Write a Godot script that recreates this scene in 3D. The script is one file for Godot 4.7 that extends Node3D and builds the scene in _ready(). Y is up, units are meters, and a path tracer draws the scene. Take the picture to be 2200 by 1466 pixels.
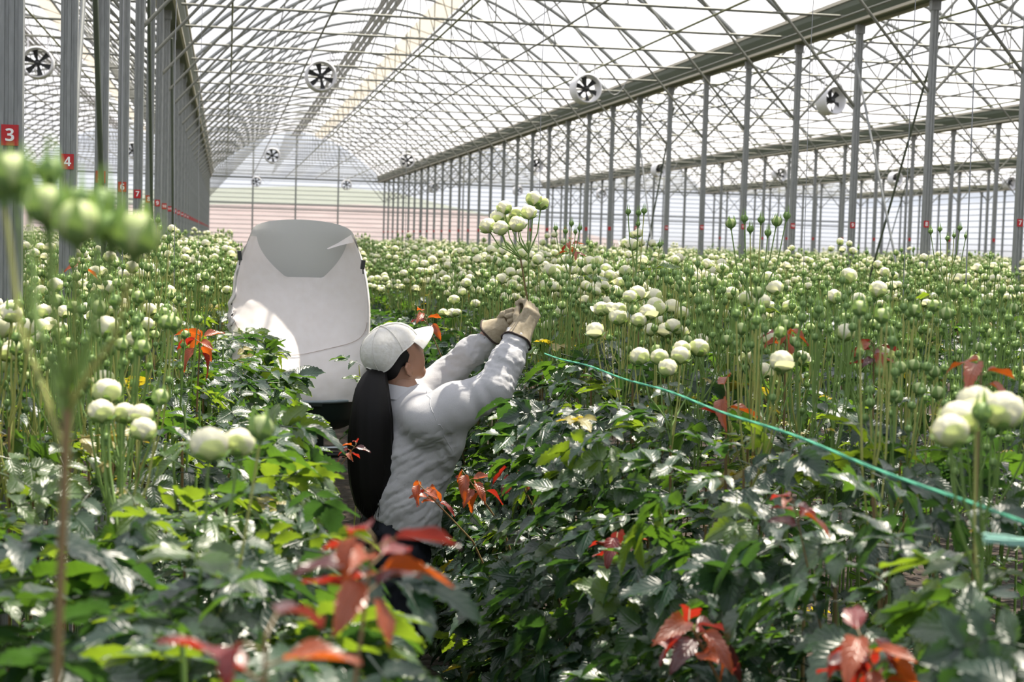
extends Node3D
# Greenhouse of cut roses: one long aisle between rose beds, a picker and a cart. The greenhouse runs along -z; rows of posts stand every BAY metres across it.
const POST_X := -0.69      # the numbered post row beside the camera
const BAY := 7.7           # span of one roof bay
const STEP := 1.871        # distance between frames
const FIRST_Z := -5.283    # the post that carries the number 3
const GUTTER := 4.52       # height of the gutter's underside
const RISE := 1.95         # of the arched roof above the gutter
const END_Z := -70.8
const NEAR_Z := 4.2
const LEFT_WALL := -8.39
const RIGHT_WALL := 30.11

var taken := {}
var rng := RandomNumberGenerator.new()
var M := {}

# ---------------------------------------------------------------- helpers
class Shape:
	var v := PackedVector3Array()
	var uv := PackedVector2Array()
	var col := PackedColorArray()
	var ix := PackedInt32Array()
	var tint := Color(1, 1, 1)
	func at(p: Vector3, t := Vector2.ZERO) -> int:
		v.append(p); uv.append(t); col.append(tint)
		return v.size() - 1
	func tri(a: int, b: int, c: int) -> void:
		ix.append(a); ix.append(b); ix.append(c)
	func quad(a: int, b: int, c: int, d: int) -> void:
		ix.append(a); ix.append(b); ix.append(c); ix.append(a); ix.append(c); ix.append(d)
	func face(a: Vector3, b: Vector3, c: Vector3, d: Vector3) -> void:
		var i := at(a, Vector2(0, 0)); at(b, Vector2(1, 0)); at(c, Vector2(1, 1)); at(d, Vector2(0, 1))
		quad(i, i + 1, i + 2, i + 3)
	func box(c: Vector3, s: Vector3, b := Basis.IDENTITY) -> Shape:
		var h := s * 0.5
		var p := []
		for k in 8:
			p.append(c + b * Vector3(h.x if k & 1 else -h.x, h.y if k & 2 else -h.y, h.z if k & 4 else -h.z))
		face(p[4], p[6], p[7], p[5]); face(p[1], p[3], p[2], p[0]); face(p[5], p[7], p[3], p[1])
		face(p[0], p[2], p[6], p[4]); face(p[6], p[2], p[3], p[7]); face(p[0], p[4], p[5], p[1])
		return self
	func tube(path: Array, r, sides := 6, caps := true) -> Shape:
		var n := path.size()
		var up := Vector3.UP
		var dir0: Vector3 = (path[1] - path[0]).normalized()
		if absf(dir0.dot(up)) > 0.9: up = Vector3.RIGHT
		var side := dir0.cross(up).normalized()
		var start := v.size()
		for i in n:
			var d: Vector3 = (path[mini(i + 1, n - 1)] - path[maxi(i - 1, 0)]).normalized()
			side = (side - d * side.dot(d)).normalized()
			var other := side.cross(d)
			var rr: float = r[i] if r is Array else r
			for k in sides:
				var a := TAU * k / sides
				at(path[i] + (side * cos(a) + other * sin(a)) * rr, Vector2(float(k) / sides, float(i) / (n - 1)))
		for i in n - 1:
			for k in sides:
				var k2 := (k + 1) % sides
				quad(start + i * sides + k, start + i * sides + k2, start + (i + 1) * sides + k2, start + (i + 1) * sides + k)
		if caps:
			for e in 2:
				var c := at(path[0] if e == 0 else path[n - 1])
				var o := start if e == 0 else start + (n - 1) * sides
				for k in sides:
					if e == 0: tri(c, o + (k + 1) % sides, o + k)
					else: tri(c, o + k, o + (k + 1) % sides)
		return self
	func lathe(profile: Array, sides: int, t := Transform3D()) -> Shape:   # profile: Vector2(radius, height)
		var start := v.size()
		var n := profile.size()
		for i in n:
			for k in sides:
				var a := TAU * k / sides
				at(t * Vector3(profile[i].x * cos(a), profile[i].y, profile[i].x * sin(a)), Vector2(float(k) / sides, float(i) / (n - 1)))
		for i in n - 1:
			for k in sides:
				var k2 := (k + 1) % sides
				quad(start + i * sides + k, start + i * sides + k2, start + (i + 1) * sides + k2, start + (i + 1) * sides + k)
		return self
	func sheet(rows: Array, around := false) -> Shape:                    # rows of points, joined
		var start := v.size()
		var n: int = rows[0].size()
		for i in rows.size():
			for k in n:
				at(rows[i][k], Vector2(float(k) / (n - 1), float(i) / (rows.size() - 1)))
		for i in rows.size() - 1:
			for k in (n if around else n - 1):
				var k2 := (k + 1) % n
				quad(start + i * n + k, start + i * n + k2, start + (i + 1) * n + k2, start + (i + 1) * n + k)
		return self
	func extrude(outline: Array, depth: float, t := Transform3D()) -> Shape:   # closed outline in xy, pushed along z, flat sides
		var n := outline.size()
		for k in n:
			var a: Vector2 = outline[k]
			var b: Vector2 = outline[(k + 1) % n]
			face(t * Vector3(a.x, a.y, 0), t * Vector3(b.x, b.y, 0), t * Vector3(b.x, b.y, depth), t * Vector3(a.x, a.y, depth))
		var poly := PackedVector2Array(outline)
		var cut := Geometry2D.triangulate_polygon(poly)
		for e in 2:
			var o := v.size()
			for p in outline: at(t * Vector3(p.x, p.y, depth * e), p)
			for j in range(0, cut.size(), 3):
				if e == 0: tri(o + cut[j], o + cut[j + 1], o + cut[j + 2])
				else: tri(o + cut[j], o + cut[j + 2], o + cut[j + 1])
		return self
	func add(o: Shape, t: Transform3D) -> Shape:
		var start := v.size()
		for p in o.v: v.append(t * p)
		uv.append_array(o.uv)
		for c in o.col: col.append(c * tint)
		for i in o.ix: ix.append(i + start)
		return self
	func surface(m: ArrayMesh, mat: Material, colored := false) -> ArrayMesh:
		var nm := PackedVector3Array()
		nm.resize(v.size())
		for i in range(0, ix.size(), 3):
			var a := ix[i]
			var b := ix[i + 1]
			var c := ix[i + 2]
			var f := (v[a] - v[c]).cross(v[a] - v[b])
			nm[a] += f; nm[b] += f; nm[c] += f
		for i in nm.size():
			nm[i] = nm[i].normalized() if nm[i].length_squared() > 1e-20 else Vector3.UP
		var arr := []
		arr.resize(Mesh.ARRAY_MAX)
		arr[Mesh.ARRAY_VERTEX] = v; arr[Mesh.ARRAY_NORMAL] = nm; arr[Mesh.ARRAY_TEX_UV] = uv; arr[Mesh.ARRAY_INDEX] = ix
		if colored: arr[Mesh.ARRAY_COLOR] = col
		m.add_surface_from_arrays(Mesh.PRIMITIVE_TRIANGLES, arr)
		if mat: m.surface_set_material(m.get_surface_count() - 1, mat)
		return m
	func mesh(mat: Material = null, colored := false) -> ArrayMesh:
		return surface(ArrayMesh.new(), mat, colored)

func numbered(called: String) -> String:
	taken[called] = taken.get(called, -1) + 1
	return called if taken[called] == 0 else "%s_%03d" % [called, taken[called]]
func part(called: String, m: Mesh, parent: Node, t := Transform3D()) -> MeshInstance3D:
	var o := MeshInstance3D.new()
	o.name = called; o.mesh = m; o.transform = t
	parent.add_child(o, true)
	return o
func tag(o: Node, label: String, category: String, group := "", kind := "") -> Node:
	o.set_meta("label", label); o.set_meta("category", category)
	if group: o.set_meta("group", group)
	if kind: o.set_meta("kind", kind)
	return o
func thing(called: String, where: Vector3, label: String, category: String, group := "", kind := "") -> Node3D:
	var o := Node3D.new()
	o.name = numbered(called); o.position = where
	add_child(o)
	tag(o, label, category, group, kind)
	return o
func solid(called: String, m: Mesh, where: Vector3, label: String, category: String, group := "", kind := "") -> MeshInstance3D:
	var o := MeshInstance3D.new()
	o.name = numbered(called); o.mesh = m; o.position = where
	add_child(o)
	tag(o, label, category, group, kind)
	return o
func lin(r: float, g: float, b: float) -> Color:
	return Color(r, g, b).linear_to_srgb()
func paint(called: String, c: Color, rough := 0.6, metal := 0.0) -> StandardMaterial3D:
	var m := StandardMaterial3D.new()
	m.resource_name = called; m.albedo_color = c; m.roughness = rough; m.metallic = metal
	m.cull_mode = BaseMaterial3D.CULL_DISABLED
	M[called] = m
	return m
func noise_tex(freq: float, lo: Color, hi: Color, size := 256, sd := 1, octaves := 4) -> NoiseTexture2D:
	var n := FastNoiseLite.new()
	n.frequency = freq; n.seed = sd; n.fractal_octaves = octaves
	var t := NoiseTexture2D.new()
	t.width = size; t.height = size; t.seamless = true; t.noise = n
	var g := Gradient.new()
	g.set_color(0, lo); g.set_color(1, hi)
	t.color_ramp = g
	return t
func bump_tex(freq: float, size := 256, sd := 3, octaves := 4) -> NoiseTexture2D:
	return noise_tex(freq, Color.BLACK, Color.WHITE, size, sd, octaves)
func relief(m: StandardMaterial3D, t: Texture2D, cm: float) -> void:
	m.heightmap_enabled = true; m.heightmap_texture = t; m.heightmap_scale = cm
func rnd(a: float, b: float) -> float:
	return rng.randf_range(a, b)
func frame_z(n: int) -> float:
	return FIRST_Z - (n - 3) * STEP
func arch(d: float) -> float:      # height of the roof arch at distance d from the middle of a bay
	return GUTTER + 0.12 + RISE * (1.0 - pow(absf(d) / (BAY * 0.5), 1.9))

func _ready() -> void:
	rng.seed = 7
	# ------------------------------------------------------------ camera
	var cam := Camera3D.new()
	cam.name = "camera"
	cam.transform = Transform3D(Basis(Vector3.UP, -0.18661) * Basis(Vector3.RIGHT, -0.0643) * Basis(Vector3.BACK, 0.02833), Vector3(0, 1.93, 0))
	var lens := CameraAttributesPhysical.new()
	lens.frustum_focal_length = 54.0
	lens.frustum_focus_distance = 6.3
	lens.exposure_aperture = 5.6
	cam.attributes = lens
	cam.fov = 25.05
	cam.near = 0.05; cam.far = 400.0
	add_child(cam)
	cam.current = true
	# ------------------------------------------------------------ sky and sun
	var sky_mat := ProceduralSkyMaterial.new()
	sky_mat.sky_top_color = Color(0.80, 0.86, 0.96)
	sky_mat.sky_horizon_color = Color(0.93, 0.95, 0.98)
	sky_mat.ground_horizon_color = Color(0.62, 0.60, 0.55)
	sky_mat.ground_bottom_color = Color(0.42, 0.38, 0.33)
	sky_mat.sky_energy_multiplier = 1.0
	var sky := Sky.new()
	sky.sky_material = sky_mat
	var e := Environment.new()
	e.background_mode = Environment.BG_SKY
	e.sky = sky
	e.tonemap_mode = Environment.TONE_MAPPER_LINEAR
	e.tonemap_exposure = 1.17
	e.sdfgi_enabled = true; e.ssao_enabled = true; e.ssil_enabled = true
	var we := WorldEnvironment.new()
	we.name = "world_environment"; we.environment = e
	add_child(we)
	var sun := DirectionalLight3D.new()
	sun.name = "sun"
	sun.light_color = Color(1.0, 0.96, 0.89)
	sun.light_energy = 5.2
	sun.light_angular_distance = 0.7
	sun.sky_mode = DirectionalLight3D.SKY_MODE_LIGHT_ONLY
	sun.shadow_enabled = true
	sun.look_at_from_position(Vector3(0.31, 1.0, -0.27), Vector3.ZERO, Vector3.UP)
	add_child(sun)
	# ------------------------------------------------------------ the place
	make_materials()
	build_structure()
	build_frames()
	build_fittings()
	build_plants()
	person_materials()
	build_cart()
	build_person()
	build_singles()

func make_materials() -> void:
	var m := paint("galvanized", lin(0.27, 0.285, 0.28), 0.48, 0.4)
	m.albedo_texture = noise_tex(0.06, Color(0.86, 0.86, 0.86), Color(1, 1, 1), 256, 5)
	m.uv1_triplanar = true; m.uv1_world_triplanar = true; m.uv1_scale = Vector3(3, 0.6, 3)
	paint("pipe", lin(0.19, 0.195, 0.17), 0.5, 0.3)
	paint("old_pipe", lin(0.20, 0.21, 0.11), 0.55, 0.2)
	paint("gutter_steel", lin(0.085, 0.105, 0.075), 0.55, 0.2)
	paint("gutter_lip", lin(0.48, 0.45, 0.37), 0.5, 0.2)
	paint("white_plastic", lin(0.72, 0.72, 0.74), 0.45)
	paint("black_plastic", lin(0.02, 0.022, 0.022), 0.4)
	paint("sign_red", lin(0.42, 0.008, 0.012), 0.5)
	paint("sign_white", lin(0.78, 0.78, 0.78), 0.5)
	paint("screen_strap", lin(0.52, 0.52, 0.55), 0.7)
	paint("wire", lin(0.28, 0.29, 0.30), 0.5, 0.5)
	paint("beige_film", lin(0.84, 0.81, 0.76), 0.6).backlight_enabled = true
	M.beige_film.backlight = Color(0.90, 0.89, 0.87)
	m = paint("roof_film", Color(0.90, 0.91, 0.96, 0.32), 0.2)
	m.transparency = BaseMaterial3D.TRANSPARENCY_ALPHA
	m.metallic_specular = 0.25
	m.backlight_enabled = true; m.backlight = Color(0.60, 0.60, 0.62)
	m = paint("wall_film", Color(0.92, 0.92, 0.95, 0.15), 0.2)
	m.transparency = BaseMaterial3D.TRANSPARENCY_ALPHA
	m.metallic_specular = 0.2
	m.backlight_enabled = true; m.backlight = Color(0.42, 0.42, 0.44)
	m = paint("soil", Color(1, 1, 1), 0.95)
	m.albedo_texture = noise_tex(0.03, Color(0.14, 0.11, 0.09), Color(0.25, 0.20, 0.16), 512, 9)
	m.uv1_triplanar = true; m.uv1_world_triplanar = true; m.uv1_scale = Vector3(0.8, 0.8, 0.8)
	relief(m, bump_tex(0.05), 2.0)
	m = paint("far_soil", Color(1, 1, 1), 0.95)
	m.albedo_texture = noise_tex(0.02, Color(0.35, 0.30, 0.29), Color(0.43, 0.37, 0.36), 256, 12)
	m.uv1_triplanar = true; m.uv1_world_triplanar = true; m.uv1_scale = Vector3(0.05, 0.05, 0.05)
	m = paint("far_field", Color(1, 1, 1), 0.95)
	m.albedo_texture = noise_tex(0.02, Color(0.28, 0.31, 0.26), Color(0.36, 0.385, 0.33), 256, 13)
	m.uv1_triplanar = true; m.uv1_world_triplanar = true; m.uv1_scale = Vector3(0.05, 0.05, 0.05)

func build_structure() -> void:
	var depth := NEAR_Z - END_Z
	var mid_z := (NEAR_Z + END_Z) * 0.5
	var wide := RIGHT_WALL - LEFT_WALL
	var mid_x := (RIGHT_WALL + LEFT_WALL) * 0.5
	solid("floor", Shape.new().box(Vector3(0, -0.1, 0), Vector3(wide, 0.2, depth)).mesh(M.soil), Vector3(mid_x, 0, mid_z), "bare brown soil floor under the rose beds", "floor", "", "structure")
	# roof film: one sheet for each slope of each bay
	for b in 5:
		var cx: float = POST_X + BAY * (b - 0.5)
		for s in [-1, 1]:
			var rows := []
			for i in 13:
				var d := BAY * 0.5 * i / 12.0
				rows.append([Vector3(s * d, arch(d) + 0.05, NEAR_Z - mid_z), Vector3(s * d, arch(d) + 0.05, END_Z - mid_z)])
			solid("ceiling", Shape.new().sheet(rows).mesh(M.roof_film), Vector3(cx, 0, mid_z), "milky plastic film over the %s slope of %s" % ["left" if s < 0 else "right", ["the bay beside the numbered posts", "the bay above the worker", "the second bay over the roses", "the third bay over the roses", "the outermost bay"][b]], "roof", "", "structure")
	# end walls: film, rails and mullions
	for w in 2:
		var z := END_Z if w == 0 else NEAR_Z
		var wall := thing("wall_far" if w == 0 else "wall_near", Vector3(mid_x, 0, z), ["film-clad end wall with many horizontal rails at the far end", "film-clad end wall behind the camera"][w], "wall", "", "structure")
		var top := []
		var bottom := []
		for i in 201:
			var x := LEFT_WALL + wide * i / 200.0
			var d := fposmod(x - POST_X, BAY) - BAY * 0.5
			top.append(Vector3(x - mid_x, arch(d), 0)); bottom.append(Vector3(x - mid_x, 0.0, 0))
		part("film", Shape.new().sheet([bottom, top]).mesh(M.wall_film), wall)
		if w == 1: continue
		var rail := Shape.new().box(Vector3.ZERO, Vector3(wide, 0.028, 0.03)).mesh(M.galvanized)
		for i in 18:
			part("rail", rail, wall, Transform3D(Basis(), Vector3(0, 1.0 + 0.2 * i, 0.04)))
		part("beam", Shape.new().box(Vector3(0, GUTTER, 0.08), Vector3(wide, 0.1, 0.08)).mesh(M.galvanized), wall)
		part("rail", Shape.new().box(Vector3(0, 3.35, 0.06), Vector3(wide, 0.055, 0.05)).mesh(M.galvanized), wall)
		part("rail", Shape.new().box(Vector3(0, 3.13, 0.06), Vector3(wide, 0.055, 0.05)).mesh(M.galvanized), wall)
		for b in 5:
			var cx: float = POST_X + BAY * (b - 0.5) - mid_x
			for k in 12:
				var h := 0.15 + 0.15 * k
				var half := BAY * 0.5 * pow(maxf(0.0, 1.0 - h / (RISE + 0.0)), 1.0 / 1.9)
				if half < 0.2: continue
				part("rail", Shape.new().box(Vector3(cx, GUTTER + h, 0.04), Vector3(half * 2.0, 0.022, 0.03)).mesh(M.galvanized), wall)
			for k in 3:
				var x := (k - 1) * BAY * 0.25
				var hh := arch(x)
				part("mullion", Shape.new().box(Vector3(cx + x, hh * 0.5, 0.05), Vector3(0.07, hh, 0.05)).mesh(M.galvanized), wall)
	for s in 2:
		var x := LEFT_WALL if s == 0 else RIGHT_WALL
		var wall := thing("wall_left" if s == 0 else "wall_right", Vector3(x, 0, mid_z), ["film-clad side wall beyond the numbered posts", "pale film-clad side wall beyond the outermost bay"][s], "wall", "", "structure")
		part("film", Shape.new().sheet([[Vector3(0, 0, depth * 0.5), Vector3(0, 0, -depth * 0.5)], [Vector3(0, GUTTER, depth * 0.5), Vector3(0, GUTTER, -depth * 0.5)]]).mesh(M.wall_film), wall)
		if s == 1:
			var rail := Shape.new().box(Vector3.ZERO, Vector3(0.03, 0.03, depth)).mesh(M.galvanized)
			for i in 14:
				part("rail", rail, wall, Transform3D(Basis(), Vector3(-0.03, 1.4 + 0.24 * i, 0)))
	# what shows through the far wall: bare soil rising to a strip of green and a low hill
	solid("ground_outside", Shape.new().box(Vector3(0, -0.3, 0), Vector3(320, 0.4, 240)).mesh(M.far_soil), Vector3(40, -0.05, -205), "pinkish bare soil outside the far end wall", "ground", "", "structure")
	for h in 2:
		var rows := []
		for i in 9:
			var row := []
			for k in 41:
				var x := -140.0 + 9.0 * k
				var roll := 0.5 * sin(x * 0.031 + 0.6) + 0.3 * sin(x * 0.083)
				var t := i / 8.0
				var ebb := 1.0 - smoothstep(14.0, 62.0, x)      # the slope runs out to the right
				row.append(Vector3(x, ebb * ((4.6 + roll) * t if h == 0 else lerpf(4.6 + roll, 7.6 + 1.6 * roll, t)), (-50.0 * t if h == 0 else -50.0 - 55.0 * t)))
			rows.append(row)
		solid("ground_slope", Shape.new().sheet(rows).mesh(M.far_soil if h == 0 else M.far_field), Vector3(0, -0.2, -96), ["pinkish bare soil slope rising beyond the end wall", "strip of green field along the top of the far slope"][h], "slope", "", "structure")

func post_shape() -> ArrayMesh:   # a lipped channel, open side to the left, with grooved face
	var o := [Vector2(-0.036, -0.025), Vector2(0.036, -0.025), Vector2(0.036, 0.025), Vector2(0.022, 0.025), Vector2(0.022, 0.019), Vector2(0.010, 0.019), Vector2(0.008, 0.023), Vector2(-0.008, 0.023), Vector2(-0.010, 0.019), Vector2(-0.022, 0.019), Vector2(-0.022, 0.025), Vector2(-0.036, 0.025)]
	var t := Transform3D(Basis(Vector3.RIGHT, -PI / 2), Vector3.ZERO)
	var flipped := []
	for p in o: flipped.append(Vector2(p.x, -p.y))
	flipped.reverse()
	return Shape.new().extrude(flipped, GUTTER - 0.03, t).mesh(M.galvanized)

func build_frames() -> void:
	var post := post_shape()
	var foot := Shape.new().box(Vector3(0, 0.006, 0), Vector3(0.16, 0.012, 0.14)).mesh(M.galvanized)
	var head := Shape.new().box(Vector3(0, GUTTER - 0.085, 0), Vector3(0.1, 0.1, 0.07)).mesh(M.galvanized)
	var plate := Shape.new().box(Vector3.ZERO, Vector3(0.054, 0.068, 0.003)).mesh(M.sign_red)
	var strut_end := 2.45
	var strut := []
	for s in [-1, 1]:
		strut.append(Shape.new().tube([Vector3(s * 0.03, GUTTER - 0.95, 0), Vector3(s * strut_end, arch(BAY * 0.5 - strut_end) - 0.02, 0)], 0.016, 6).mesh(M.pipe))
	var font := SystemFont.new()
	font.font_names = PackedStringArray(["Droid Sans"])
	font.font_weight = 700
	var digits := {}
	var numerals := {}
	for row in 5:
		var x := POST_X + BAY * row - (0.12 if row == 4 else 0.0)
		for n in range(1, 38):
			var z := frame_z(n)
			if row == 1 and n < 5 or row == 2 and n < 12 or row == 3 and n < 19 or row == 4 and n < 26: continue
			var shown := (row == 0 and n <= 8 and n >= 3) or (row == 1 and n >= 7 and n <= 9)
			var label := "grey steel post whose red plate reads %s%s" % [["", "one", "two", "three", "four", "five", "six", "seven", "eight", "nine"][mini(n, 9)], " in the row beside the nearest roses" if row == 0 else " across the field"]
			if not shown: label = ["receding grey steel post in the dense numbered row at the left", "receding grey steel post under the nearest gutter across the field", "thin grey steel post under the second gutter across the field", "thin grey steel post under the third gutter across the field", "thin pale post along the far side wall"][row]
			if row == 1 and n < 7 or row == 0 and n < 3: label = "grey steel post of the %s row beside the camera" % ["numbered", "field"][row]
			var p := thing("steel_post", Vector3(x, 0, z), label, "post", "" if shown else ["posts of the numbered row", "posts under the nearest gutter", "posts under the second gutter", "posts under the third gutter", "posts along the side wall"][row])
			part("shaft", post, p)
			part("base_plate", foot, p)
			part("head_plate", head, p)
			if row < 4:
				for k in 2: part("knee_brace", strut[k], p)
			if row < 2 or row == 2 and n < 26:
				var s := part("number_plate", plate, p, Transform3D(Basis(), Vector3(-0.002, 2.232, 0.028)))
				if row == 0 and n <= 16 or row == 1 and n <= 14:
					if not numerals.has(n):
						var tm := TextMesh.new()
						tm.text = str(n); tm.font = font; tm.font_size = 48; tm.pixel_size = 0.00118 if n < 10 else 0.0009; tm.depth = 0.001; tm.curve_step = 2.0
						tm.material = M.sign_white
						numerals[n] = tm
					part("numeral", numerals[n], s, Transform3D(Basis(), Vector3(0, 0, 0.0022)))
	# gutters
	var gl := NEAR_Z - END_Z
	var gmid := (NEAR_Z + END_Z) * 0.5
	var names := ["long green-grey gutter on top of the numbered post row", "long green-grey gutter across the bay, nearest of the field gutters", "second long gutter across the field, partly behind the first", "third long gutter across the field, thin and pale", "gutter along the top of the far side wall", "gutter along the top of the left side wall"]
	for row in 6:
		var x: float = POST_X + BAY * row if row < 5 else LEFT_WALL
		var g := thing("gutter", Vector3(x, GUTTER, gmid), names[row], "gutter")
		var o := [Vector2(-0.09, 0), Vector2(0.09, 0), Vector2(0.16, 0.15), Vector2(0.17, 0.22), Vector2(0.16, 0.22), Vector2(0.08, 0.012), Vector2(-0.08, 0.012), Vector2(-0.16, 0.22), Vector2(-0.17, 0.22), Vector2(-0.16, 0.15)]
		part("channel", Shape.new().extrude(o, gl, Transform3D(Basis(), Vector3(0, 0, -gl * 0.5))).mesh(M.gutter_steel), g)
		for s in [-1, 1]:
			part("lip", Shape.new().box(Vector3(s * 0.172, 0.235, 0), Vector3(0.03, 0.04, gl)).mesh(M.gutter_lip), g)
			part("lower_rail", Shape.new().box(Vector3(s * 0.105, -0.012, 0), Vector3(0.035, 0.03, gl)).mesh(M.gutter_lip), g)
	# trusses, one on each frame of each bay; between them lighter bows
	var bow := []
	for i in 25:
		var d := BAY * 0.5 * (i - 12) / 12.0
		bow.append(Vector3(d, arch(d), 0))
	var main_bow := Shape.new().tube(bow, 0.034, 6, false).mesh(M.galvanized)
	var tie := Shape.new().tube([Vector3(-BAY * 0.5 + 0.16, GUTTER + 0.05, 0), Vector3(0, GUTTER + 0.04, 0), Vector3(BAY * 0.5 - 0.16, GUTTER + 0.05, 0)], 0.017, 6).mesh(M.pipe)
	var web := []
	for q in [[0.0, 0.0], [-1.15, -0.55], [1.15, 0.55], [-1.15, -1.75], [1.15, 1.75], [-2.5, -2.1], [2.5, 2.1]]:
		web.append(Shape.new().tube([Vector3(q[0], GUTTER + 0.05, 0), Vector3(q[1], arch(q[1]) - 0.01, 0)], 0.009, 5, false).mesh(M.pipe))
	for b in 5:
		var cx: float = POST_X + BAY * (b - 0.5)
		var where: String = ["in the bay left of the numbered posts", "in the bay above the worker", "in the second bay across the field", "in the third bay across the field", "in the outermost bay"][b]
		for n in range(1, 38):
			var z := frame_z(n)
			if b == 2 and n < 5 or b == 3 and n < 12 or b == 4 and n < 19: continue
			var t := thing("roof_truss", Vector3(cx, 0, z), "arched steel roof truss with a straight tie bar " + where, "truss", "roof trusses " + where, "structure")
			part("arch", main_bow, t)
			part("tie_bar", tie, t)
			for k in web.size():
				if k < 3: part("web_bar", web[k], t)
		# purlins under the film and pipes along the tie bars
		var k := 0
		for d in [-2.2, 2.2]:
			solid("purlin", Shape.new().tube([Vector3(0, 0, gl * 0.5), Vector3(0, 0, -gl * 0.5)], 0.012, 5).mesh(M.galvanized), Vector3(cx + d, arch(d) - 0.03, gmid), "long thin purlin tube under the roof film " + where, "tube", "purlins " + where, "structure")
		for d in ([-3.11, -1.97, -0.5, 0.82, 2.2, 3.6] if b < 3 else [-2.0, 0.0, 2.0]):
			var pts := []
			for i in 20:
				pts.append(Vector3(rnd(-0.012, 0.012), rnd(-0.02, 0.01), gl * (0.5 - i / 19.0)))
			solid("hanging_pipe", Shape.new().tube(pts, 0.014, 5).mesh(M.old_pipe if k % 2 == 0 else M.pipe), Vector3(cx + d, GUTTER + 0.02, gmid), "long narrow pipe laid along the tie bars " + where, "pipe", "pipes along the tie bars " + where, "structure")
			k += 1

func build_fittings() -> void:
	# ridge duct and weathered vent strip in the bays that show them
	var gl := NEAR_Z - END_Z
	var gmid := (NEAR_Z + END_Z) * 0.5
	for b in [0, 1]:
		var cx: float = POST_X + BAY * (b - 0.5)
		var which: String = ["the bay left of the numbered posts", "the bay above the worker"][b]
		var r := thing("screen_bundle", Vector3(cx - 0.1, arch(0.0) - 0.16, gmid), "grey bundle of straps under the ridge of " + which, "screen")
		for k in 6:
			part("strap", Shape.new().box(Vector3(-0.17 + 0.068 * k, 0.02 * (k % 2), 0), Vector3(0.052, 0.012, gl)).mesh(M.screen_strap), r)
		var v := thing("vent_strip", Vector3(cx + 0.95, arch(0.95) - 0.02, gmid), "weathered beige strip along the roof vent of " + which, "vent")
		part("strip", Shape.new().box(Vector3(0, 0, 0), Vector3(0.42, 0.012, gl), Basis(Vector3.BACK, -0.30)).mesh(M.beige_film), v)
		part("edge_tube", Shape.new().tube([Vector3(0.24, -0.09, gl * 0.5), Vector3(0.24, -0.09, -gl * 0.5)], 0.03, 6).mesh(M.galvanized), v)
	# fans in three ranks
	var fan := fan_proto()
	var first := true
	for z in [frame_z(12), frame_z(24), frame_z(36)]:
		var k := -1
		for x in [-2.62, 1.34, 5.30, 9.2, 13.05, 16.95, 20.8, 24.7]:
			k += 1
			if z > -30.0 and x > 13.0 or z < -60.0 and x > 17.0: continue
			var f: Node3D = fan if first else fan.duplicate()
			if not first:
				f.name = numbered("circulation_fan")
				add_child(f)
			first = false
			f.position = Vector3(x * 0.975, 4.20, z)
			f.rotation.y = rnd(-0.2, 0.2) + (0.35 if x > 9.0 else 0.0)
			var rank := "large" if z > -30.0 else ("smaller" if z > -60.0 else "tiny")
			var place: String = ["left of the numbered posts", "at the left of the worker's bay", "at the right of the worker's bay", "first beyond the nearest field gutter", "second beyond the nearest field gutter", "third beyond the nearest field gutter", "fourth beyond the nearest field gutter", "last toward the side wall"][k]
			tag(f, "%s round white fan with black blades, %s" % [rank, place], "fan", "circulation fans under the tie bars")
	# long crossed braces between two posts
	for q in [[0, 4], [0, 7], [0, 10], [1, 8], [1, 13], [2, 17]]:
		var x: float = POST_X + BAY * q[0]
		var a := frame_z(q[1])
		var b2 := frame_z(q[1] + 1)
		for s in 2:
			var lo := a if s == 0 else b2
			var hi := b2 if s == 0 else a
			var sx := -0.056 if s == 0 else 0.056
			var m := Shape.new().tube([Vector3(sx, 0.9, lo), Vector3(sx, GUTTER - 0.35, hi)], 0.014, 6).mesh(M.galvanized if s == 0 else M.gutter_steel)
			solid("brace_pipe", m, Vector3(x, 0, 0), "%s slanting brace pipe %s" % ["pale" if s == 0 else "dark", {4: "behind the post that reads four", 7: "behind the post that reads seven", 10: "deep in the dense numbered row", 8: "between the field posts eight and nine", 13: "among the distant field posts", 17: "under the second field gutter"}[q[1]]], "brace")
	# support wires that hang from the tie bars to the beds
	var wi := 0
	for p in [Vector3(1.9, 1.5, -9.3), Vector3(3.2, 1.4, -8.2), Vector3(3.25, 1.0, -7.0), Vector3(2.05, 0.9, -3.35), Vector3(2.35, 0.9, -4.6), Vector3(-0.42, 1.0, -6.6), Vector3(-0.25, 1.2, -7.9), Vector3(1.62, 1.5, -14.0), Vector3(-0.2, 1.2, -12.2)]:
		var bend := []
		for i in 9:
			bend.append(Vector3(0.006 * sin(i * 1.3), (GUTTER + 0.02 - p.y) * i / 8.0, 0.004 * cos(i * 2.1)))
		solid("support_wire", Shape.new().tube(bend, 0.0022, 5).mesh(M.wire), p, "thin vertical support wire hanging from the roof into the roses", "wire", "support wires")
		wi += 1

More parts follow.
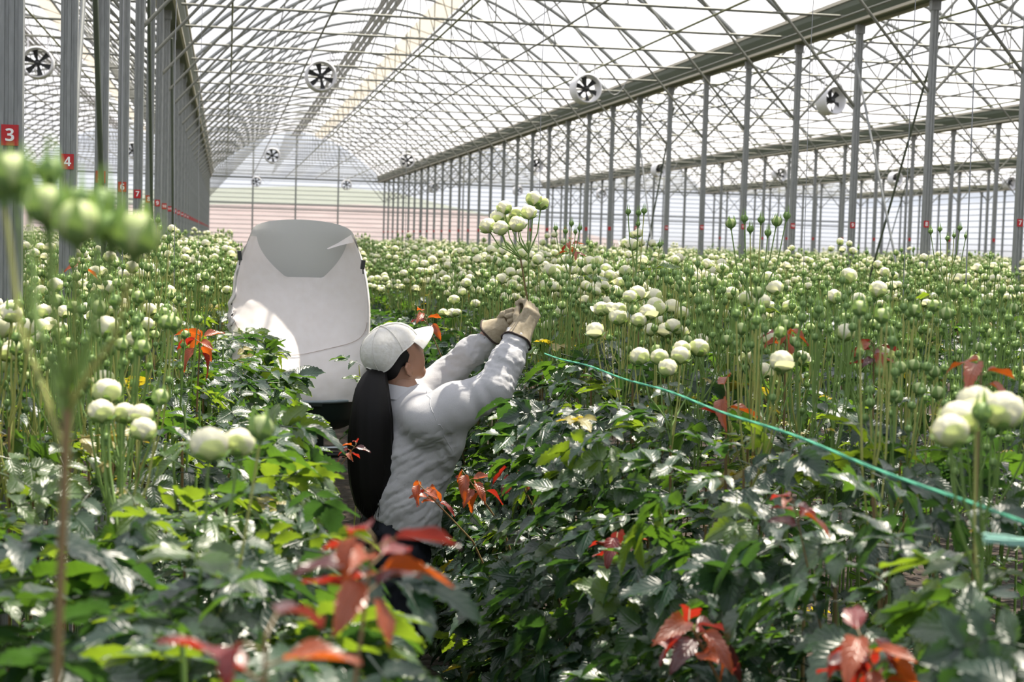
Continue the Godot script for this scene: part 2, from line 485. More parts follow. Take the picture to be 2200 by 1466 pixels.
func fan_proto() -> Node3D:
	var f := thing("circulation_fan", Vector3.ZERO, "fan", "fan")
	var R := 0.19
	part("housing", Shape.new().lathe([Vector2(R, -0.11), Vector2(R + 0.012, -0.12), Vector2(R + 0.03, -0.10), Vector2(R + 0.022, 0.0), Vector2(R + 0.03, 0.10), Vector2(R + 0.012, 0.12), Vector2(R, 0.11), Vector2(R, -0.11)], 28, Transform3D(Basis(Vector3.RIGHT, PI / 2), Vector3.ZERO)).mesh(M.white_plastic), f)
	part("hub", Shape.new().lathe([Vector2(0.001, -0.05), Vector2(0.045, -0.045), Vector2(0.05, 0.02), Vector2(0.04, 0.06), Vector2(0.001, 0.065)], 14, Transform3D(Basis(Vector3.RIGHT, PI / 2), Vector3.ZERO)).mesh(M.black_plastic), f)
	var s := Shape.new()
	var rows := []
	for i in 6:
		var r := 0.04 + (R - 0.05) * i / 5.0
		var w := 0.045 + 0.045 * i / 5.0
		var tw := 0.75 - 0.35 * i / 5.0
		rows.append([Vector3(-w * 0.5 * cos(tw), r, -w * 0.5 * sin(tw)), Vector3(0, r, 0.006), Vector3(w * 0.5 * cos(tw), r, w * 0.5 * sin(tw))])
	s.sheet(rows)
	var blade := s.mesh(M.black_plastic)
	for k in 6: part("blade", blade, f, Transform3D(Basis(Vector3.BACK, TAU * k / 6.0 + 0.2), Vector3.ZERO))
	for sx in [-1, 1]: part("hanger", Shape.new().box(Vector3(sx * 0.13, 0.27, 0), Vector3(0.02, 0.22, 0.008)).mesh(M.white_plastic), f)
	for k in 3: part("guard_spoke", Shape.new().tube([Vector3(0, 0, -0.1), Vector3(R * cos(TAU * k / 3.0), R * sin(TAU * k / 3.0), -0.1)], 0.004, 5).mesh(M.wire), f)
	var drop := []
	for i in 13:
		var t := i / 12.0
		drop.append(Vector3(0.14 + 0.62 * t, 0.36 - 0.42 * sin(PI * t), 0.03 * sin(t * 5.0)))
	part("cable", Shape.new().tube(drop, 0.006, 5, false).mesh(M.wire), f)
	return f

# ---------------------------------------------------------------- plants
const ROW_PITCH := 2.667
const ROW_HALF := 0.80
var leaf_mats := []
var red_mats := []
var leaflet: Array = []        # Shape of one leaflet, a few variants
var leaf_mesh := {}            # "variant/material" -> compound leaf
var head_mesh := {}
var head_shape := {}

func leaf_paint(called: String, c: Color, through: Color, rough: float) -> StandardMaterial3D:
	var m := paint(called, c, rough)
	m.metallic_specular = 0.63
	m.backlight_enabled = true; m.backlight = through
	relief(m, M.vein_map, 0.16)
	return m

func plant_materials() -> void:
	# veins of a leaflet: a groove along the middle and slanting side veins
	var im := Image.create(128, 128, false, Image.FORMAT_L8)
	for y in 128:
		for x in 128:
			var u := absf(x / 127.0 - 0.5) * 2.0
			var w := y / 127.0
			var h := 0.75 - 0.6 * exp(-pow(u / 0.07, 2.0))
			var s := fposmod((w - u * 0.32) * 8.0, 1.0)
			h -= 0.34 * exp(-pow((s - 0.5) / 0.13, 2.0)) * (1.0 - exp(-u * 6.0))
			im.set_pixel(x, y, Color(clampf(h, 0, 1), 0, 0))
	M.vein_map = ImageTexture.create_from_image(im)
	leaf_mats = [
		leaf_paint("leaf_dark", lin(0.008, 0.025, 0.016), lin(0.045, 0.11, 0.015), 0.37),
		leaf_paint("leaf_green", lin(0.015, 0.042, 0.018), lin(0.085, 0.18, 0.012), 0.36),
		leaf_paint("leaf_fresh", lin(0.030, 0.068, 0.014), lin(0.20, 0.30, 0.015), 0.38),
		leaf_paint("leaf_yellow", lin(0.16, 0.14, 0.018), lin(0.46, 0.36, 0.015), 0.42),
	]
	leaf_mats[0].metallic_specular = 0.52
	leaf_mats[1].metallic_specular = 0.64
	red_mats = [
		leaf_paint("leaf_red", lin(0.11, 0.008, 0.008), lin(0.34, 0.022, 0.01), 0.34),
		leaf_paint("leaf_orange", lin(0.22, 0.040, 0.008), lin(0.50, 0.10, 0.01), 0.36),
		leaf_paint("leaf_maroon", lin(0.050, 0.012, 0.014), lin(0.16, 0.02, 0.015), 0.30),
	]
	paint("stem_green", lin(0.14, 0.235, 0.050), 0.5)
	paint("stem_brown", lin(0.17, 0.115, 0.045), 0.55)
	paint("stem_yellow", lin(0.32, 0.34, 0.09), 0.5)
	paint("petal_cream", lin(0.80, 0.79, 0.66), 0.62)
	paint("petal_green", lin(0.62, 0.68, 0.34), 0.62)
	for k in ["petal_cream", "petal_green"]:
		M[k].backlight_enabled = true
	M.petal_cream.backlight = lin(0.60, 0.59, 0.33)
	M.petal_green.backlight = lin(0.50, 0.58, 0.18)
	var m := paint("sepal_green", lin(0.13, 0.225, 0.075), 0.55)
	m.backlight_enabled = true; m.backlight = lin(0.16, 0.24, 0.04)
	m = paint("bud_pale", lin(0.46, 0.54, 0.25), 0.55)
	m.backlight_enabled = true; m.backlight = lin(0.34, 0.42, 0.10)
	m = paint("bud_green", lin(0.27, 0.40, 0.14), 0.55)
	m.backlight_enabled = true; m.backlight = lin(0.24, 0.32, 0.06)

func make_leaflet(length: float, width: float, droop: float, fold: float, teeth: float, sd: int) -> Shape:
	var r := RandomNumberGenerator.new()
	r.seed = sd
	var rows := []
	var n := 15
	var sway := r.randf_range(-0.12, 0.12)
	var wave := r.randf_range(0, TAU)
	for i in n:
		var t := i / (n - 1.0)
		var w := width * 0.5 * pow(sin(PI * pow(t, 0.72)), 0.78) * (1.0 - 0.10 * t) + 0.0006
		var edge := w * (1.0 if i % 2 == 0 else 1.0 - teeth)
		var y := -droop * length * t * t
		var row := []
		for k in 5:
			var u := (k - 2) / 2.0
			var ww: float = (edge if absf(u) > 0.9 else w) * u
			var back := 0.0
			if absf(u) > 0.9 and i % 2 == 1: back = -length * 0.012
			row.append(Vector3(ww + sway * length * t * t, y + absf(u) * w * fold + 0.003 * sin(wave + t * 9.0 + u * 2.0) * absf(u), -(length * t) - back))
		rows.append(row)
	return Shape.new().sheet(rows)

func make_leaf_shape(v: int) -> Shape:      # a compound leaf of five leaflets along -z, hanging from its petiole at the origin
	var s := Shape.new()
	var r := RandomNumberGenerator.new()
	r.seed = 31 + v
	s.tube([Vector3.ZERO, Vector3(0, 0.006, -0.04), Vector3(0, 0.004, -0.085)], [0.0016, 0.0012, 0.0009], 4, false)
	for q in [[0.085, 0.0, 1.0], [0.076, 0.95, 0.86], [0.076, -0.95, 0.86], [0.038, 1.15, 0.66], [0.038, -1.15, 0.66]]:
		var l: Shape = leaflet[r.randi() % leaflet.size()]
		var b := Basis(Vector3.UP, q[1] + r.randf_range(-0.2, 0.2)) * Basis(Vector3.RIGHT, r.randf_range(-0.35, 0.2)) * Basis(Vector3.BACK, r.randf_range(-0.35, 0.35))
		s.add(l, Transform3D(b.scaled(Vector3.ONE * q[2] * r.randf_range(0.9, 1.08)), Vector3(0, 0.005, -q[0])))
	return s

func leaf_of(v: int, mat: Material) -> ArrayMesh:
	var key := "%d/%s" % [v, mat.resource_name]
	if not leaf_mesh.has(key): leaf_mesh[key] = make_leaf_shape(v).mesh(mat)
	return leaf_mesh[key]

func petal(s: Shape, az: float, half: float, lo: float, hi: float, r0: float, squash: float, flare: float) -> void:
	var rows := []
	for i in 6:
		var t := i / 5.0
		var el := lerpf(lo, hi, t)
		var row := []
		var h := half * (0.55 + 0.45 * sin(PI * clampf(t * 0.8 + 0.1, 0, 1)))
		for k in 6:
			var u := (k / 5.0) * 2.0 - 1.0
			var a := az + h * u
			var r := r0 * (1.0 + flare * t * t - 0.05 * u * u * t)
			row.append(Vector3(r * cos(el) * cos(a), r * sin(el) * squash - 0.004 * u * u * t, r * cos(el) * sin(a)))
		rows.append(row)
	s.sheet(rows)

func sepals(s: Shape, count: int, r0: float, lo: float, hi: float, squash: float, tip: float, out: float) -> void:
	for k in count:
		var az := TAU * k / count + 0.3
		var rows := []
		for i in 6:
			var t := i / 5.0
			var el := lerpf(lo, hi, t)
			var w := 0.62 * pow(1.0 - t, 0.7) + 0.02
			var row := []
			for j in 3:
				var a := az + w * (j - 1)
				var r := r0 * (1.05 + out * t * t)
				var p := Vector3(r * cos(el) * cos(a), r * sin(el) * squash, r * cos(el) * sin(a))
				if i == 5: p += Vector3(0, tip, 0)
				row.append(p)
			rows.append(row)
		s.sheet(rows)

func ball(s: Shape, r: float, squash: float, lift: float, sides := 10) -> void:
	var prof := []
	for i in 8:
		var a := -PI / 2 + PI * i / 7.0
		prof.append(Vector2(maxf(r * cos(a), 0.0001), lift + r * squash * sin(a)))
	s.lathe(prof, sides)

func make_heads() -> void:
	# every head sits with the top of its stalk at the origin
	for v in 3:
		var r := RandomNumberGenerator.new()
		r.seed = 90 + v
		var R := 0.0258 + 0.0016 * v
		var up := R * 0.80
		var cream := Shape.new()
		var green := Shape.new()
		var t := Transform3D(Basis(), Vector3(0, up, 0))
		var tmp := Shape.new()
		ball(tmp, R * 0.74, 0.95, 0.004)
		for k in 4: petal(tmp, TAU * k / 4.0 + r.randf(), 0.95, -0.6, 1.15, R * 0.84, 0.96, 0.02)
		for k in 5: petal(tmp, TAU * k / 5.0 + r.randf() * 0.4, 0.85, -1.0, 0.98 - 0.1 * (k % 2), R * 0.93, 0.95, 0.02)
		for k in 3: petal(tmp, TAU * k / 3.0 + r.randf() * 0.6, 0.95, -1.25, 0.62, R * 1.0, 0.94, 0.03)
		if v == 2: petal(tmp, 1.0, 0.8, -1.1, 0.2, R * 1.04, 0.85, 0.45)
		cream.add(tmp, t)
		tmp = Shape.new()
		for k in 3: petal(tmp, TAU * (k + 0.5) / 3.0 + r.randf() * 0.5, 0.85, -1.35, 0.12 + 0.2 * k, R * 1.03, 0.93, 0.02)
		green.add(tmp, t)
		var cal := Shape.new()
		cal.lathe([Vector2(0.0016, -0.010), Vector2(0.0034, -0.004), Vector2(0.0060, 0.001), Vector2(0.0085, 0.004), Vector2(0.004, 0.007)], 8)
		tmp = Shape.new()
		sepals(tmp, 5, R * 1.02, -1.35, -0.25, 0.93, -0.002, 0.22)
		cal.add(tmp, t)
		head_shape["bloom%d" % v] = [[cream, "petal_cream"], [green, "petal_green"], [cal, "sepal_green"]]
	# a bud that shows its petals, and two closed buds
	for v in 3:
		var R: float = [0.0165, 0.0115, 0.0092][v]
		var sq: float = [1.02, 1.0, 1.08][v]
		var t := Transform3D(Basis(), Vector3(0, R * 0.95, 0))
		var core := Shape.new()
		var tmp := Shape.new()
		ball(tmp, R * 0.93, sq, 0.0)
		if v == 0:
			for k in 3: petal(tmp, TAU * k / 3.0, 1.1, -0.8, 1.2, R * 0.97, sq, 0.03)
		core.add(tmp, t)
		var cal := Shape.new()
		cal.lathe([Vector2(0.0013, -0.010), Vector2(0.0028, -0.006), Vector2(0.0048, -0.001), Vector2(0.0052, 0.003), Vector2(0.003, 0.006)], 8)
		tmp = Shape.new()
		if v == 0: sepals(tmp, 5, R, -1.2, 0.85, sq, 0.010, 0.22)
		else: sepals(tmp, 5, R, -1.3, 1.30, sq, 0.019, 0.06)
		cal.add(tmp, t)
		head_shape["bud%d" % v] = [[core, ["bud_pale", "bud_green", "bud_green"][v]], [cal, "sepal_green"]]
	for k in head_shape:
		var m := ArrayMesh.new()
		for q in head_shape[k]:
			if k.begins_with("bud") or q[1] != "sepal_green": q[0].surface(m, M[q[1]])
		head_mesh[k] = m
	head_mesh["calyx"] = []
	for v in 3: head_mesh["calyx%d" % v] = head_shape["bloom%d" % v][2][0].mesh(M.sepal_green)

# a spray: how its cane forks, where its heads and leaves are. style 0: buds, 1: mixed, 2: blooms
func plan_spray(sd: int, style: int, height := 1.72) -> Dictionary:
	var r := RandomNumberGenerator.new()
	r.seed = sd
	var stalks := []
	var heads := []
	var leaves := []
	var top := height - r.randf_range(0.24, 0.34)
	var lean := Vector3(r.randf_range(-0.05, 0.05), 0, r.randf_range(-0.05, 0.05))
	var cane := []
	for i in 6:
		var t := i / 5.0
		cane.append(Vector3(lean.x * t * t + 0.008 * sin(t * 7.0 + sd), top * t, lean.z * t * t + 0.008 * cos(t * 6.0 + sd)))
	stalks.append([cane, [0.0052, 0.0050, 0.0047, 0.0044, 0.0040, 0.0034]])
	var n := r.randi_range(5, 8) if style < 2 else r.randi_range(5, 7)
	for k in n:
		var f := r.randf_range(0.84, 1.0) if k > 1 else 1.0
		var from: Vector3 = cane[4].lerp(cane[5], (f - 0.8) / 0.2)
		var a := TAU * k / n * 1.0 + r.randf_range(-0.4, 0.4)
		var reach := r.randf_range(0.04, 0.10) if k > 0 else r.randf_range(0.0, 0.03)
		var tip := Vector3(from.x + cos(a) * reach, height + r.randf_range(-0.11, 0.05), from.z + sin(a) * reach)
		var mid := from.lerp(tip, 0.45) + Vector3(cos(a), 0, sin(a)) * reach * 0.28
		stalks.append([[from, from.lerp(mid, 0.5) + Vector3(cos(a), 0, sin(a)) * 0.006, mid, mid.lerp(tip, 0.55), tip], [0.0027, 0.0024, 0.0022, 0.0021, 0.0020]])
		var kind := ""
		var q := r.randf()
		if style == 0: kind = "bud0" if q < 0.16 else ("bud1" if q < 0.62 else "bud2")
		elif style == 1: kind = "bloom%d" % r.randi_range(0, 2) if q < 0.26 else ("bud0" if q < 0.6 else "bud1")
		else: kind = "bloom%d" % r.randi_range(0, 2) if q < 0.78 else ("bud0" if q < 0.92 else "bud1")
		var dir := (tip - mid).normalized().lerp(Vector3.UP, 0.35).normalized()
		var side := dir.cross(Vector3(cos(a + 1.0), 0.1, sin(a + 1.0))).normalized()
		var sc := r.randf_range(0.86, 1.12)
		heads.append([kind, Transform3D(Basis(side, dir, side.cross(dir)).scaled(Vector3.ONE * sc), tip)])
		if r.randf() < 0.4:                # a side bud lower on the same stalk
			var at := mid.lerp(tip, 0.1)
			var a2 := a + r.randf_range(0.6, 1.4)
			var tip2 := at + Vector3(cos(a2) * 0.035, r.randf_range(0.05, 0.09), sin(a2) * 0.035)
			stalks.append([[at, at.lerp(tip2, 0.5) + Vector3(cos(a2), -0.3, sin(a2)) * 0.006, tip2], [0.0016, 0.0015, 0.0015]])
			heads.append(["bud%d" % (2 if style < 2 else 1), Transform3D(Basis(Vector3.UP, a2), tip2)])
	for k in 5:                            # small bracts at the fork and leaves below it
		var f: float = [0.985, 0.93, 0.88, 0.82, 0.77][k]
		var p: Vector3 = cane[4].lerp(cane[5], clampf((f - 0.8) / 0.2, 0.0, 1.0)) if f > 0.8 else cane[3].lerp(cane[4], (f - 0.6) / 0.2)
		var a := k * 2.4 + r.randf()
		leaves.append([r.randi() % 5, Transform3D((Basis(Vector3.UP, a) * Basis(Vector3.RIGHT, r.randf_range(-0.35, 0.35))).scaled(Vector3.ONE * (0.28 if k == 0 else r.randf_range(0.5, 1.0))), p), (3 if k == 0 else r.randi() % 3)])
	return {"stalks": stalks, "heads": heads, "leaves": leaves, "brown": r.randf() < 0.5}

func stem_mesh(plan: Dictionary, sides := 5) -> ArrayMesh:
	var m := ArrayMesh.new()
	Shape.new().tube(plan.stalks[0][0], plan.stalks[0][1], sides, false).surface(m, M.stem_brown if plan.brown else M.stem_green)
	var s := Shape.new()
	for k in range(1, plan.stalks.size()):
		s.tube(plan.stalks[k][0], plan.stalks[k][1], sides, false)
	s.surface(m, M.stem_yellow if plan.brown else M.stem_green)
	return m

func spray_proto(plan: Dictionary, called := "rose_spray") -> Node3D:
	var o := Node3D.new()
	o.name = called
	part("stem", stem_mesh(plan, 6), o)
	for h in plan.heads:
		var kind: String = h[0]
		var b := part("bloom" if kind.begins_with("bloom") else "bud", head_mesh[kind], o, h[1])
		if kind.begins_with("bloom"): part("calyx", head_mesh["calyx" + kind.right(1)], b)
	for l in plan.leaves:
		part("leaf", leaf_of(l[0], leaf_mats[l[2]]), o, l[1])
	return o

func spray_one_mesh(plan: Dictionary) -> ArrayMesh:
	var m := ArrayMesh.new()
	var by := {}
	for k in plan.stalks.size():
		var mat: String = ("stem_brown" if k == 0 else "stem_yellow") if plan.brown else "stem_green"
		if not by.has(mat): by[mat] = Shape.new()
		by[mat].tube(plan.stalks[k][0].slice(0 if k else 3), plan.stalks[k][1].slice(0 if k else 3), 4, false)
	for h in plan.heads:
		for q in head_shape[h[0]]:
			if not by.has(q[1]): by[q[1]] = Shape.new()
			by[q[1]].add(q[0], h[1])
	for l in plan.leaves:
		var mat: String = leaf_mats[l[2]].resource_name
		if not by.has(mat): by[mat] = Shape.new()
		by[mat].add(make_leaf_shape(l[0]), l[1])
	for mat in by: by[mat].surface(m, M[mat])
	return m

func in_row(x: float) -> bool:
	var d := fposmod(x - POST_X + ROW_PITCH * 0.5, ROW_PITCH) - ROW_PITCH * 0.5
	return absf(d) < ROW_HALF
func seen_from_aisle(x: float, z: float, margin: float) -> bool:   # inside the wedge the photograph shows, with a margin to either side
	return x > -0.139 * -z - margin and x < 0.567 * -z + margin

func scatter(called: String, mesh: Mesh, places: Array, parent: Node) -> void:
	var mm := MultiMesh.new()
	mm.transform_format = MultiMesh.TRANSFORM_3D
	mm.mesh = mesh
	mm.instance_count = places.size()
	for i in places.size(): mm.set_instance_transform(i, places[i])
	var o := MultiMeshInstance3D.new()
	o.name = called; o.multimesh = mm
	o.set_meta("kind", "stuff")
	parent.add_child(o, true)

func p_far(z: float) -> bool:
	return z < -5.0 and z > -6.6      # where the worker stands

func leaf_turn(az: float, pitch: float, roll: float, size: float) -> Basis:
	return (Basis(Vector3.UP, az) * Basis(Vector3.RIGHT, pitch) * Basis(Vector3.BACK, roll)).scaled(Vector3.ONE * size)

func build_plants() -> void:
	plant_materials()
	for v in 4: leaflet.append(make_leaflet(0.074 + 0.004 * (v % 3), 0.050 + 0.003 * (v % 2), [0.10, 0.22, 0.34, 0.05][v], [0.30, 0.15, 0.42, 0.24][v], 0.24, 11 + v))
	make_heads()
	build_bushes()
	build_sprays()
	build_foliage()

func bush_proto(sd: int, facing: float) -> Node3D:    # canes with leaves; facing: azimuth the leaves lean to
	var r := RandomNumberGenerator.new()
	r.seed = sd
	var o := Node3D.new()
	o.name = "rose_bush"
	for c in 3:
		var pts := []
		var tilt := Vector3(r.randf_range(-0.10, 0.10), 0, r.randf_range(-0.10, 0.10))
		var high := r.randf_range(1.15, 1.42)
		for i in 5:
			var t := i / 4.0
			pts.append(Vector3(tilt.x * t * 1.2 + 0.04 * (c - 1), high * t, tilt.z * t * 1.2 + 0.03 * ((c * 2) % 3 - 1)))
		part("cane", Shape.new().tube(pts, [0.008, 0.0065, 0.0055, 0.005, 0.0035], 5).mesh(M.stem_brown if c == 0 else M.stem_green), o)
		for k in 11:
			var t := 0.30 + 0.70 * (k + r.randf() * 0.8) / 11.0
			var p: Vector3 = pts[int(minf(t * 4.0, 3.0))].lerp(pts[int(minf(t * 4.0, 3.0)) + 1], t * 4.0 - int(minf(t * 4.0, 3.0)))
			var az := facing + r.randf_range(-1.5, 1.5)
			var mi := 0 if r.randf() < 0.5 else (1 if r.randf() < (0.92 if facing > 0.0 else 0.72) else 2)  # fewer fresh leaves on the right bushes: their shade is put into the colour
			part("leaf", leaf_of(r.randi() % 5, leaf_mats[mi]), o, Transform3D(leaf_turn(az, r.randf_range(-0.75, 0.25), r.randf_range(-0.4, 0.4), r.randf_range(0.9, 1.4)), p))
	return o

func build_bushes() -> void:
	var side := [[], []]
	for k in 5:
		side[0].append(bush_proto(200 + k, -PI / 2))       # leaves lean to +x, into the aisle
		side[1].append(bush_proto(300 + k, PI / 2))        # leaves lean to -x, into the aisle
	for s in 2:
		for i in (24 if s == 0 else 26):
			var z := -1.55 - 0.27 * i
			var proto: Node3D = side[s][i % 5]
			var o: Node3D = proto.duplicate()
			o.name = numbered("rose_bush")
			o.position = Vector3([-0.04, 1.27][s] + rnd(-0.05, 0.05), 0, z + rnd(-0.06, 0.06))
			if s == 1 and z < -4.75 and z > -6.7: o.position.x = rnd(1.36, 1.42)     # the worker leans in here
			o.rotation.y = rnd(-0.35, 0.35)
			o.scale = Vector3.ONE * rnd(0.94, 1.06)
			add_child(o)
			var near_what: String = [["right below the blurred tall buds", "under the pair of large blooms", "below the low cream cluster", "level with post three", "in front of the cart", "beside the cart's tub"], ["under the frayed twine end", "beside the lower right red shoot", "under the middle of the twine", "below the low row of blooms", "before the worker's hip", "behind the worker"]][s][mini(int(i / 4.4), 5)]
			tag(o, ["sunlit leafy rose bush on the left bed's aisle edge, ", "shaded dark rose bush on the right bed's aisle edge, "][s] + near_what, "rose bush", ["bushes along the left bed's aisle edge", "bushes along the right bed's aisle edge"][s])
	for s in 2:
		for p in side[s]: p.free()

func spray_label(buds: int, blooms: int, p: Vector3) -> String:
	var words := ["no", "one", "two", "three", "four", "five", "six", "seven", "eight", "nine", "ten", "eleven", "twelve", "thirteen", "fourteen", "fifteen", "sixteen"]
	var what := "%s buds" % words[mini(buds, 16)]
	if blooms: what += " and %s bloom%s" % [words[mini(blooms, 16)], "" if blooms == 1 else "s"]
	var where := ""
	if p.x < 0.3:
		where = "nearest in the left bed" if p.z > -4.2 else ("beside post three" if p.z > -6.2 else ("beside post four" if p.z > -8.0 else "beside post five"))
		if p.x > -0.45: where += " toward the cart"
	else:
		where = "just behind the string" if p.x < 1.7 else ("deep in the string's bed" if p.x < 2.9 else "beyond the string's bed")
		where += ", right side" if p.z > -4.0 else ("" if p.z > -5.4 else ", farther back")
	return "spray of %s %s" % [what, where]

func build_sprays() -> void:
	var protos := []
	var plans := []
	for k in 15:
		var plan := plan_spray(500 + k, [0, 0, 1, 0, 2, 1, 0, 1, 0, 2, 0, 1, 0, 2, 0][k])
		plans.append(plan)
		protos.append(spray_proto(plan))
	var spots := []
	var z := -2.3
	while z > END_Z + 1.0:
		var dz := 0.25 if z > -14.0 else (0.5 if z > -35.0 else 0.8)
		var x0 := maxf(LEFT_WALL + 0.6, -0.139 * -z - 1.9)
		var x1 := minf(RIGHT_WALL - 0.6, 0.567 * -z + 1.2)
		var per := 24.0 if z > -20.0 else (18.0 if z > -40.0 else 12.0)
		var n := int((x1 - x0) * dz * per)
		for k in n:
			var p := Vector3(rnd(x0, x1), 0, z - rnd(0, dz))
			if not in_row(p.x): continue
			if p.z > -3.1 and p.x < 1.0: continue
			if p.x > -0.15 and p.x < 0.4 and p.z > -8.7: continue
			if p.z > -2.9 and p.x < 1.6: continue
			if p.x > 1.0 and p.x < 1.32 and p.z > -5.5: continue
			if p.x > 0.9 and p.x < 1.36 and p.z < -5.35 and p.z > -6.35: continue
			if absf(p.x - POST_X) < 0.07: p.x += 0.14
			spots.append(p)
		z -= dz
	spots.sort_custom(func(a, b): return a.z > b.z)
	var rest := []
	for k in 15: rest.append([])
	var count := 0
	for p in spots:
		var pick := rng.randi() % 15
		if p.z < -7.0 and p.x > 1.0 and p.z > -14.0 and rng.randf() < 0.25: pick = [4, 9, 13][rng.randi() % 3]
		var b := Basis(Vector3.UP, rnd(0, TAU)) * Basis(Vector3.RIGHT, rnd(-0.045, 0.045))
		var sc := rnd(0.93, 1.06)
		if p.x < 0.2 and p.z > -6.0: sc *= 0.97
		if p.x > 1.6 + 0.12 * -p.z and p.z > -12.0 and rng.randf() < 0.7: pick = [0, 1, 3, 6, 8, 10, 12, 14][rng.randi() % 8]
		if p.z < -5.5 and rng.randf() < 0.035: sc = rnd(1.07, 1.13)
		b = b.scaled(Vector3(1, sc, 1))
		if count < 290:
			count += 1
			var o: Node3D = protos[pick].duplicate()
			o.name = numbered("rose_spray")
			o.transform = Transform3D(b, p)
			add_child(o)
			var blooms := 0
			for h in plans[pick].heads: blooms += 1 if h[0].begins_with("bloom") else 0
			var buds: int = plans[pick].heads.size() - blooms
			tag(o, spray_label(buds, blooms, p), "rose", "sprays with %s in the %s" % ["buds only" if blooms == 0 else ("blooms and buds" if blooms < buds else "mostly blooms"), "left bed" if p.x < 0.3 else "right beds"])
		else:
			rest[pick].append(Transform3D(b, p))
	var field := Node3D.new()
	field.name = "rose_field"
	add_child(field)
	tag(field, "dense field of pale green rose buds and cream blooms stretching to the far wall", "roses", "", "stuff")
	for k in 15: scatter("far_roses", spray_one_mesh(plans[k]), rest[k], field)
	for p in protos: p.free()

func build_foliage() -> void:
	var lists := {}
	for v in 5:
		for mi in 4: lists["%d/%d" % [v, mi]] = []
	# near beds: leaves fill the top of the canopy and both faces of each bed
	for row in range(-2, 12):
		var cx := POST_X + ROW_PITCH * row
		var z := -1.0
		while z > END_Z + 0.8:
			var near := 0
			if z > -7.0: near = 2
			elif z > -14.0: near = 1
			var dz := 0.25 if near else 0.5
			if seen_from_aisle(cx, z, 2.4 if near else 1.2) :
				var n := int((340.0 if near == 2 else (150.0 if near == 1 else 34.0)) * dz)
				if row > 1 and near == 2: n = int(n * 0.8)
				if row == 1 and near == 2: n = int(n * 1.35)
				if near == 0 and z < -35.0: n = int(n * 0.6)
				for k in n:
					var side := rng.randf()
					var x := rnd(-ROW_HALF - 0.05, ROW_HALF + 0.05)
					var y := (1.52 if row > 0 else 1.45) - absf(rng.randfn(0.0, 0.17))
					var az := rnd(0, TAU)
					var pitch := rnd(-0.8, 0.3)
					var faces := 0
					if row == 0 and side < 0.55: faces = 1
					elif row == 1 and side < 0.62: faces = -1
					elif side < 0.10: faces = -1
					elif near == 2 and side > 0.80: y = rnd(0.15, 1.3)
					if faces != 0:             # the face of the bed that borders an aisle
						y = rnd(0.20, 1.46) if near == 2 else rnd(0.8, 1.46)
						var bulge := 0.04
						if near and row == 1: bulge = 0.22 if y > 1.1 or p_far(z) else 0.32     # the bed spills into the aisle
						elif near and row == 0: bulge = 0.07 + 0.10 * smoothstep(1.1, 0.8, y)
						x = faces * (ROW_HALF - absf(rng.randfn(0.0, 0.13)) + bulge)
						az = (-PI / 2 if faces > 0 else PI / 2) + rng.randfn(0.0, 0.75)
						pitch = rnd(-0.85, 0.15)
					var p := Vector3(cx + x, y, z - rnd(0, dz))
					if p.z > -1.25 and absf(p.x) < 0.9 and p.y > 1.25: continue
					if row == 1 and p.x < 1.02 and p.y > 0.9 and p.z > -2.75 and p.z < -1.9: continue
					if row == 1 and p.x < 1.18 and p.y > 1.02 and p.z < -4.8 and p.z > -6.6: continue
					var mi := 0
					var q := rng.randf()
					if row <= 0: mi = 0 if q < 0.28 else (1 if q < 0.66 else (2 if q < 0.985 else 3))  # more fresh leaves here: the left bed's sunlight is painted into the mix
					else: mi = 0 if q < 0.58 else (1 if q < 0.91 else (2 if q < 0.988 else 3))  # mostly dark leaves: the right beds' shade is painted into the mix
					lists["%d/%d" % [rng.randi() % 5, mi]].append(Transform3D(leaf_turn(az, pitch, rng.randfn(0.0, 0.5), rnd(0.85, 1.4) * (1.0 if near else 1.4)), p))
			z -= dz
	for k in 420:
		var p := Vector3(rnd(-1.0, 0.12), rnd(0.85, 1.47), rnd(-3.0, -1.25))
		if p.z > -1.7 and p.y > 1.40: continue
		lists["%d/%d" % [rng.randi() % 5, [0, 1, 0, 1, 2][rng.randi() % 5]]].append(Transform3D(leaf_turn(rnd(0, TAU), rnd(-0.7, 0.3), rng.randfn(0.0, 0.45), rnd(1.1, 1.6)), p))
	var fol := Node3D.new()
	fol.name = "rose_foliage"
	add_child(fol)
	tag(fol, "glossy dark green rose leaves filling the beds below the flowers", "foliage", "", "stuff")
	for v in 5:
		for mi in 4: scatter("leaves", leaf_of(v, leaf_mats[mi]), lists["%d/%d" % [v, mi]], fol)

